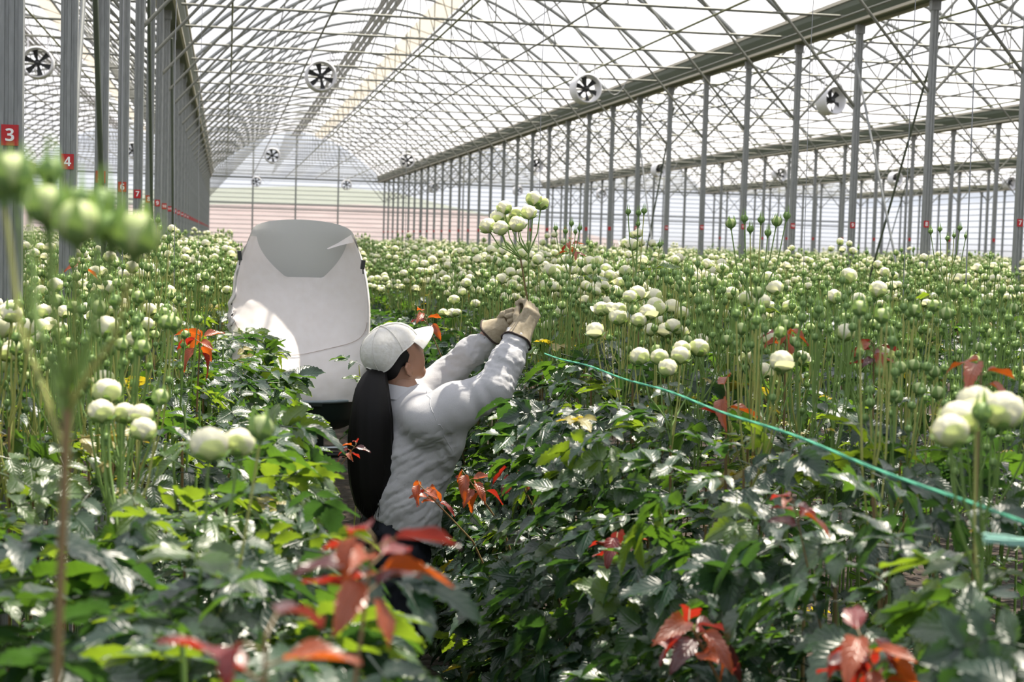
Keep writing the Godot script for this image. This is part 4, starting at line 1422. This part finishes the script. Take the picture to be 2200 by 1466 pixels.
	for k in 16:                          # loose strands beside and below the tail
		var x := r2.randf_range(-0.07, 0.09)
		var y0 := r2.randf_range(0.95, 1.32) if k < 8 else 1.0
		var pts := []
		for i in 7:
			var t := i / 6.0
			pts.append(Vector3(0.560 + x * (1.0 - 0.3 * t) + 0.02 * t * sin(t * 6.0 + k), y0 - t * r2.randf_range(0.20, 0.24), -5.735 + 0.006 * sin(t * 9.0 + k)) - O)
		part("strand", Shape.new().tube(pts, 0.0009, 3, false).mesh(M.hair_black), hair)
	# ---- gloves: gauntlet, palm and five fingers closing round the picked stems
	var grip := Vector3(1.172, 1.69, -5.83) - O
	glove(w, near_wr, near_el, grip, Vector3(0, 0, 1), "")
	glove(w, far_wr, far_el, grip + Vector3(-0.01, -0.035, -0.02), Vector3(0, 0, -1), "")

func glove(w: Node3D, wrist: Vector3, elbow: Vector3, grip: Vector3, out: Vector3, _n: String) -> void:
	var d := (wrist - elbow).normalized()
	var hand := (grip - wrist).normalized()
	var acr := Vector3.UP.cross(hand).cross(hand).normalized()      # across the palm, thumb side up
	if acr.y < 0: acr = -acr
	var palm := hand.cross(acr).normalized()
	if palm.dot(out) < 0: palm = -palm                                # from the palm to the back of the hand
	var s := Shape.new()
	var g := Field.new(wrist.lerp(grip, 0.5) - Vector3.ONE * 0.16, wrist.lerp(grip, 0.5) + Vector3.ONE * 0.16, 0.0042)
	var knuckle := wrist + hand * 0.098 + palm * 0.022
	for k in 4:
		var o := acr * (0.030 - 0.020 * k)
		g.bone(wrist + hand * 0.02 + o * 0.55 + palm * 0.012, knuckle + o, 0.024, 0.0145, 0.016)
		var l: float = [0.040, 0.044, 0.041, 0.033][k]
		var a := knuckle + o
		var b := a + (hand * 0.80 - palm * 0.60) * l
		var c := b + (hand * 0.10 - palm * 0.98 ) * l * 0.75
		var e := c + (-hand * 0.62 - palm * 0.70) * l * 0.55
		g.chain([a, b, c, e], [0.0115, 0.0105, 0.0098, 0.0090], 0.004)
	var t0 := wrist + hand * 0.035 + acr * 0.026
	var t1 := t0 + hand * 0.030 + acr * 0.010 - palm * 0.014
	var t2 := t1 + hand * 0.030 - acr * 0.006 - palm * 0.016
	g.chain([t0, t1, t2, t2 + hand * 0.014 - acr * 0.014 - palm * 0.012], [0.018, 0.0125, 0.0112, 0.010], 0.008)
	g.net(s)
	var gl := part("glove", s.mesh(M.glove_canvas), w)
	# the loose cuff and its dark elastic band
	var rows := []
	var side := d.cross(Vector3.UP).normalized()
	var up := side.cross(d)
	for i in 8:
		var t := i / 7.0
		var c := (wrist - d * 0.028).lerp(wrist + hand * 0.075 + palm * 0.010, t)
		var row := []
		for k in 25:
			var a := TAU * k / 24.0
			var r := lerpf(0.060, 0.034, pow(t, 0.8)) * (1.0 + 0.05 * sin(a * 5.0 + t * 5.0))
			row.append(c + side * cos(a) * r + up * sin(a) * r)
		rows.append(row)
	part("cuff", Shape.new().sheet(rows).mesh(M.glove_canvas), gl)
	var band := []
	for k in 25: band.append(rows[0][k])
	part("cuff_band", Shape.new().tube(band, 0.0042, 6, false).mesh(M.glove_band), gl)

# ---------------------------------------------------------------- single plants and strings that the photograph shows one by one
func fixed_spray(called: String, foot: Vector3, fork: Vector3, heads: Array, thick: float, label: String, category: String, group := "", below := 0.0, leafy := true) -> Node3D:
	var o := thing(called, foot, label, category, group)
	var f := fork - foot
	var cane := [Vector3(0, below, 0), Vector3(f.x * 0.3 + 0.008, lerpf(below, f.y, 0.35), f.z * 0.3), Vector3(f.x * 0.72 - 0.006, lerpf(below, f.y, 0.72), f.z * 0.75), f]
	part("stem", Shape.new().tube(cane, [thick * 1.15, thick * 1.1, thick, thick * 0.85], 7).mesh(M.stem_brown if thick > 0.0034 else M.stem_green), o)
	var k := 0
	for h in heads:
		k += 1
		var tip: Vector3 = h[1] - foot - Vector3(0, 0.018 if h[0].begins_with("bloom") else 0.011, 0)
		var from := f.lerp(cane[2], (0.035 if thick > 0.004 else 0.12) * (k % 4))
		var mid := from.lerp(tip, 0.5) + Vector3((tip.x - from.x) * 0.22, -0.02 * (tip - from).length(), (tip.z - from.z) * 0.22)
		part("stalk", Shape.new().tube([from, from.lerp(mid, 0.5) + Vector3(0, 0.004, 0), mid, mid.lerp(tip, 0.55), tip], [thick * 0.62, 0.0025, 0.0023, 0.0022, 0.0022], 5, false).mesh(M.stem_green if k % 3 else M.stem_yellow), o)
		var dir := (tip - mid).normalized().lerp(Vector3.UP, 0.4).normalized()
		var side := dir.cross(Vector3(0.3, 0.1, 1)).normalized()
		var sc: float = h[2] if h.size() > 2 else 1.0
		var b := part("bloom" if h[0].begins_with("bloom") else "bud", head_mesh[h[0]], o, Transform3D((Basis(side, dir, side.cross(dir)) * Basis(Vector3.UP, k * 1.7)).scaled(Vector3.ONE * sc), tip))
		if h[0].begins_with("bloom"): part("calyx", head_mesh["calyx" + h[0].right(1)], b)
	if leafy:
		for i in 5:
			var t := 0.60 + 0.09 * i
			part("leaf", leaf_of(i, leaf_mats[[1, 2, 0, 1, 2][i]]), o, Transform3D(leaf_turn(i * 2.3 + foot.x * 9.0, rnd(-0.4, 0.2), rnd(-0.3, 0.3), 1.15), Vector3(f.x * t, lerpf(below, f.y, t), f.z * t)))
	return o

var red_leaflet := []
func red_shoot(foot: Vector3, tip: Vector3, size: float, label: String, mix := 0, leaves := 11) -> void:
	if red_leaflet.is_empty():
		for v in 3: red_leaflet.append(make_leaflet(0.062, 0.030, [0.25, 0.5, 0.12][v], [0.35, 0.5, 0.6][v], 0.14, 61 + v))
	var o := thing("red_shoot", foot, label, "shoot", "young red shoots")
	var f := tip - foot
	var sd := int(absf(tip.x * 731.0 + tip.z * 377.0))
	var r := RandomNumberGenerator.new()
	r.seed = sd
	var pts := [Vector3.ZERO, Vector3(f.x * 0.12, f.y * 0.42, f.z * 0.12), Vector3(f.x * 0.62, f.y * 0.84, f.z * 0.62), f]
	part("stem", Shape.new().tube(pts, [0.0042, 0.0036, 0.003 * size, 0.0016 * size], 5).mesh(M.stem_brown), o)
	for k in leaves:
		var t := 1.0 - 0.085 * size / maxf(f.length(), 0.3) * (k / float(leaves))
		var p: Vector3 = pts[2].lerp(pts[3], clampf((t - 0.8) / 0.2, 0.0, 1.0))
		var az := k * 2.4 + r.randf_range(-0.4, 0.4)
		var stalk := (Basis(Vector3.UP, az) * Vector3(0, 0.5, -1)).normalized() * r.randf_range(0.008, 0.026) * size
		part("petiole", Shape.new().tube([p, p + stalk], 0.0011 * size, 4, false).mesh(M.stem_brown), o)
		var mi: int = [0, 1, 2, 0, 1, 0, 2, 1][(k + mix) % 8] if mix < 10 else [1, 1, 1, 0][k % 4]
		var key := "red%d/%d" % [k % 3, mi]
		if not leaf_mesh.has(key): leaf_mesh[key] = red_leaflet[k % 3].mesh(red_mats[mi])
		part("leaf", leaf_mesh[key], o, Transform3D(leaf_turn(az + r.randf_range(-0.3, 0.3), r.randf_range(-0.95, 0.45), r.randf_range(-0.7, 0.7), size * r.randf_range(0.75, 1.15)), p + stalk))

func build_singles() -> void:
	# the blurred spray of big buds right in front of the camera
	fixed_spray("rose_spray", Vector3(-0.15, 0, -1.25), Vector3(-0.123, 1.80, -1.290), [["bud0", Vector3(-0.165, 1.969, -1.278)], ["bud1", Vector3(-0.140, 1.978, -1.304), 1.0], ["bud1", Vector3(-0.184, 1.965, -1.363), 1.1], ["bud0", Vector3(-0.137, 1.945, -1.251), 0.95], ["bud0", Vector3(-0.111, 1.931, -1.224), 1.05], ["bud1", Vector3(-0.122, 1.953, -1.350), 1.1], ["bud1", Vector3(-0.101, 1.952, -1.316), 1.1], ["bud1", Vector3(-0.088, 1.930, -1.261), 1.2], ["bud0", Vector3(-0.069, 1.922, -1.236), 1.1], ["bud1", Vector3(-0.168, 1.961, -1.390)]], 0.0042, "tall rose spray of big green buds blurred right before the camera", "rose", "", 0.0, false)
	fixed_spray("rose_spray", Vector3(-0.20, 0, -3.10), Vector3(-0.192, 1.38, -3.06), [["bloom0", Vector3(-0.230, 1.577, -3.080)], ["bloom1", Vector3(-0.189, 1.570, -3.122), 0.85], ["bloom0", Vector3(-0.155, 1.574, -3.065), 0.9], ["bloom1", Vector3(-0.149, 1.552, -3.012), 0.9], ["bloom2", Vector3(-0.227, 1.603, -3.183)], ["bud0", Vector3(-0.12, 1.60, -3.10)]], 0.0032, "cluster of cream blooms low in the left bed behind the tall budded spray", "rose")
	fixed_spray("rose_spray", Vector3(-0.08, 0, -2.36), Vector3(-0.030, 1.40, -2.320), [["bloom1", Vector3(-0.018, 1.612, -2.328), 1.05], ["bloom0", Vector3(0.026, 1.612, -2.371), 0.95], ["bud0", Vector3(0.058, 1.636, -2.315), 1.15]], 0.0032, "pair of large cream blooms and a fat bud in front of the cart's left side", "rose")
	fixed_spray("rose_spray", Vector3(1.13, 0, -2.05), Vector3(1.075, 1.545, -2.015), [["bloom1", Vector3(1.039, 1.692, -2.032), 1.05], ["bloom0", Vector3(1.005, 1.683, -1.987)], ["bloom2", Vector3(1.087, 1.710, -2.075)], ["bloom1", Vector3(1.075, 1.712, -1.975), 1.05], ["bud1", Vector3(1.022, 1.715, -1.934), 1.2]], 0.0034, "cluster of large blurred cream blooms at the right, nearest the string", "rose")
	fixed_spray("rose_spray", Vector3(1.27, 0, -4.12), Vector3(1.238, 1.475, -4.12), [["bloom1", Vector3(1.151, 1.620, -4.147)], ["bloom0", Vector3(1.218, 1.616, -4.186)], ["bloom1", Vector3(1.260, 1.625, -4.127)], ["bloom0", Vector3(1.198, 1.600, -4.035)], ["bloom2", Vector3(1.339, 1.640, -4.215)], ["bloom0", Vector3(1.285, 1.640, -4.20)]], 0.0032, "low row of cream blooms just above the green string", "rose")
	fixed_spray("rose_spray", Vector3(1.30, 0, -4.84), Vector3(1.285, 1.518, -4.83), [["bloom1", Vector3(1.264, 1.693, -4.845), 1.1], ["bloom0", Vector3(1.316, 1.691, -4.784)], ["bloom2", Vector3(1.169, 1.654, -4.758)], ["bud0", Vector3(1.30, 1.72, -4.80)]], 0.0032, "cluster of cream blooms beside the worker's gloves", "rose")
	fixed_spray("rose_spray", Vector3(1.71, 0, -4.78), Vector3(1.704, 1.80, -4.77), [["bud0", Vector3(1.621, 2.007, -4.798)], ["bud1", Vector3(1.680, 2.029, -4.839), 1.1], ["bud1", Vector3(1.699, 2.025, -4.733)], ["bud0", Vector3(1.765, 2.018, -4.771)], ["bud1", Vector3(1.798, 2.041, -4.767), 1.1], ["bud1", Vector3(1.649, 1.994, -4.690)], ["bud1", Vector3(1.756, 1.985, -4.822)]], 0.0034, "tall spray of green buds standing above the field, before the far posts", "rose")
	fixed_spray("rose_spray", Vector3(1.59, 0, -5.83), Vector3(1.584, 1.900, -5.818), [["bud1", Vector3(1.549, 2.062, -5.835)], ["bud1", Vector3(1.602, 2.060, -5.876)], ["bud1", Vector3(1.610, 2.067, -5.824)], ["bud2", Vector3(1.574, 2.017, -5.776)]], 0.0032, "lone thin stem of four small buds rising right of the picked bunch", "rose")
	fixed_spray("rose_spray", Vector3(3.26, 0, -6.53), Vector3(3.250, 1.830, -6.519), [["bud1", Vector3(3.164, 2.034, -6.548)], ["bud1", Vector3(3.228, 2.046, -6.588)], ["bud2", Vector3(3.268, 2.020, -6.527)], ["bud1", Vector3(3.269, 2.051, -6.478)], ["bud2", Vector3(3.321, 2.019, -6.517)], ["bud1", Vector3(3.239, 2.004, -6.532)]], 0.0032, "tall thin bud spray at the far right, below the post that reads eight", "rose")
	fixed_spray("rose_spray", Vector3(1.56, 0, -6.85), Vector3(1.551, 1.845, -6.841), [["bud1", Vector3(1.484, 2.000, -6.863)], ["bud1", Vector3(1.539, 1.987, -6.903)], ["bud1", Vector3(1.554, 2.023, -6.851)], ["bud1", Vector3(1.579, 2.003, -6.794)], ["bud2", Vector3(1.572, 1.988, -6.845)]], 0.0032, "upright bud spray just right of the picked bunch, with a red shoot", "rose")
	# a leafy twig between the cart and the ponytail
	var twig := thing("rose_twig", Vector3(0.53, 0, -6.42), "leafy green twig standing between the cart's cloth and the ponytail", "twig")
	part("stem", Shape.new().tube([Vector3.ZERO, Vector3(0.02, 0.6, 0.01), Vector3(0.05, 1.2, 0.02), Vector3(0.03, 1.40, 0.03)], [0.004, 0.0036, 0.003, 0.002], 5).mesh(M.stem_yellow), twig)
	for k in 4: part("leaf", leaf_of(k, leaf_mats[2 if k % 2 else 1]), twig, Transform3D(leaf_turn(1.2 + k * 1.5, 0.3 - 0.35 * k, 0.3, 0.85), Vector3(0.04, 1.40 - 0.05 * k, 0.03)))
	# what the worker has picked
	var held := thing("rose_bunch", Vector3(1.148, 1.44, -5.825), "bunch of cut cream roses held up in the worker's gloved hands", "roses")
	var forks := [Vector3(1.150, 1.888, -5.80) - held.position, Vector3(1.118, 1.872, -5.80) - held.position]
	for k in 2:
		var f: Vector3 = forks[k]
		part("stem", Shape.new().tube([Vector3(0.012 - 0.03 * k, 0, 0.004), Vector3(0.012, 0.25, 0.0), f.lerp(Vector3(0.012, 0.25, 0), 0.4), f], [0.0038, 0.0036, 0.0034, 0.0032], 6).mesh(M.stem_brown if k else M.stem_green), held)
	var tops := [Vector3(1.058, 2.058, -5.825), Vector3(1.115, 2.034, -5.864), Vector3(1.138, 2.042, -5.758), Vector3(1.089, 1.998, -5.713), Vector3(1.036, 2.022, -5.827), Vector3(0.993, 1.987, -5.782), Vector3(1.029, 1.982, -5.724), Vector3(1.165, 2.094, -5.808), Vector3(1.203, 2.081, -5.850), Vector3(1.100, 2.007, -5.916)]
	for k in tops.size():
		var kind := "bloom%d" % (k % 2)
		var tip: Vector3 = tops[k] - held.position - Vector3(0, 0.018, 0)
		var f: Vector3 = forks[0 if tops[k].x > 1.08 else 1]
		var mid := f.lerp(tip, 0.45) + Vector3((tip.x - f.x) * 0.25, 0, 0)
		part("stalk", Shape.new().tube([f, mid, mid.lerp(tip, 0.5), tip], [0.0028, 0.0026, 0.0024, 0.0023], 5, false).mesh(M.stem_green), held)
		var dir := (tip - mid).normalized().lerp(Vector3.UP, 0.3).normalized()
		var side := dir.cross(Vector3(0.2, 0, 1)).normalized()
		var b := part("bloom", head_mesh[kind], held, Transform3D((Basis(side, dir, side.cross(dir)) * Basis(Vector3.UP, k * 1.3)).scaled(Vector3.ONE * 1.16), tip))
		part("calyx", head_mesh["calyx" + kind.right(1)], b)
	# young red shoots
	red_shoot(Vector3(0.07, 0, -1.46), Vector3(0.158, 1.618, -1.579), 1.05, "large blurred red and orange shoot in front of the worker's legs", 0, 13)
	red_shoot(Vector3(0.03, 0, -1.25), Vector3(0.040, 1.590, -1.303), 1.2, "dark red leaves low before the camera, in front of the left bed", 2, 6)
	red_shoot(Vector3(1.12, 0, -2.62), Vector3(0.813, 1.274, -2.557), 1.25, "red shoot at the foot of the shaded right bushes, left one of two", 0, 12)
	red_shoot(Vector3(1.15, 0, -1.95), Vector3(0.844, 1.414, -1.897), 1.1, "red shoot in the lower right corner of the shaded bushes", 0, 14)
	red_shoot(Vector3(1.15, 0, -3.50), Vector3(0.915, 1.246, -3.454), 1.2, "small red and bronze shoot in the middle of the shaded bushes", 2, 9)
	red_shoot(Vector3(1.16, 0, -5.04), Vector3(0.815, 1.14, -5.096), 1.3, "orange-red shoot in front of the worker's hip", 10, 9)
	red_shoot(Vector3(1.20, 0, -4.86), Vector3(0.925, 1.22, -4.879), 1.3, "bronze shoot beside the worker's shirt front", 2, 9)
	red_shoot(Vector3(1.10, 0, -4.86), Vector3(0.640, 1.13, -4.937), 1.2, "yellowish bronze shoot across the worker's lower back", 11, 9)
	red_shoot(Vector3(1.18, 0, -2.60), Vector3(1.009, 1.483, -2.585), 0.8, "small scarlet shoot below the green string", 0, 7)
	red_shoot(Vector3(-0.10, 0, -5.62), Vector3(-0.079, 1.575, -5.599), 1.3, "orange shoot among the blooms left of the cart", 10, 8)
	red_shoot(Vector3(0.02, 0, -5.04), Vector3(0.261, 1.285, -5.006), 0.7, "small red shoot in front of the cart's bar", 10, 7)
	red_shoot(Vector3(0.04, 0, -4.78), Vector3(0.415, 1.285, -4.773), 0.75, "small scarlet shoot in front of the black ponytail", 0, 7)
	red_shoot(Vector3(1.68, 0, -4.38), Vector3(1.658, 1.70, -4.367), 1.1, "orange shoot among the green buds right of the low blooms", 10, 9)
	red_shoot(Vector3(1.78, 0, -3.95), Vector3(1.752, 1.68, -3.940), 1.0, "red shoot between thin bud stems at the right", 0, 9)
	red_shoot(Vector3(1.68, 0, -7.35), Vector3(1.659, 1.94, -7.339), 1.1, "thin red shoot rising above the blooms behind the picked bunch", 10, 8)
	red_shoot(Vector3(1.20, 0, -7.0), Vector3(0.90, 1.60, -7.0), 1.3, "orange leaves behind the peak of the white cap", 10, 5)
	red_shoot(Vector3(1.42, 0, -4.12), Vector3(1.387, 1.53, -4.098), 1.5, "long orange leaves just above the string, right of the low blooms", 10, 4)
	red_shoot(Vector3(-0.56, 0, -6.2), Vector3(-0.538, 1.80, -6.215), 0.9, "small orange leaf among the buds beside the numbered posts", 10, 4)
	red_shoot(Vector3(1.48, 0, -2.80), Vector3(1.458, 1.72, -2.772), 1.1, "bronze and yellow leaves above the large blurred blooms at the right", 11, 6)
	# green twine along the right bed, and its frayed end
	var tw := paint("twine_green", lin(0.10, 0.42, 0.27), 0.6)
	tw.metallic_specular = 0.4
	var t := thing("twine", Vector3(1.12, 0, -3.0), "green twine stretched along the edge of the right bed", "string")
	var fibre := RandomNumberGenerator.new()
	fibre.seed = 3
	for k in 3:
		var pts := []
		for i in 90:
			var z := -5.3 + 4.1 * i / 89.0
			var a := i * 0.9 + TAU * k / 3.0
			pts.append(Vector3(cos(a) * 0.0015, 1.540 - 0.003 * sin(i * 0.33) + 0.020 * sin(PI * i / 89.0) + sin(a) * 0.0015, z + 3.0))
		part("strand", Shape.new().tube(pts, 0.0017, 5, false).mesh(tw), t)
	var pale := paint("twine_frayed", lin(0.34, 0.62, 0.52), 0.7)
	var fr := thing("twine_end", Vector3(0.976, 1.563, -1.83), "pale frayed end of the green twine at the right edge", "string")
	for k in 14:
		var pts := []
		var off := Vector3(0, fibre.randf_range(-0.006, 0.006), fibre.randf_range(-0.006, 0.006))
		for i in 6:
			var q := i / 5.0
			pts.append(Vector3(0.002 + 0.10 * q, 0.004 * q + off.y * (1.0 - q), 0.10 * q + off.z * (1.0 - q)) + Vector3(0, 0.002 * sin(i * 2.0 + k), 0))
		part("fibre", Shape.new().tube(pts, 0.0011, 4, false).mesh(pale), fr)
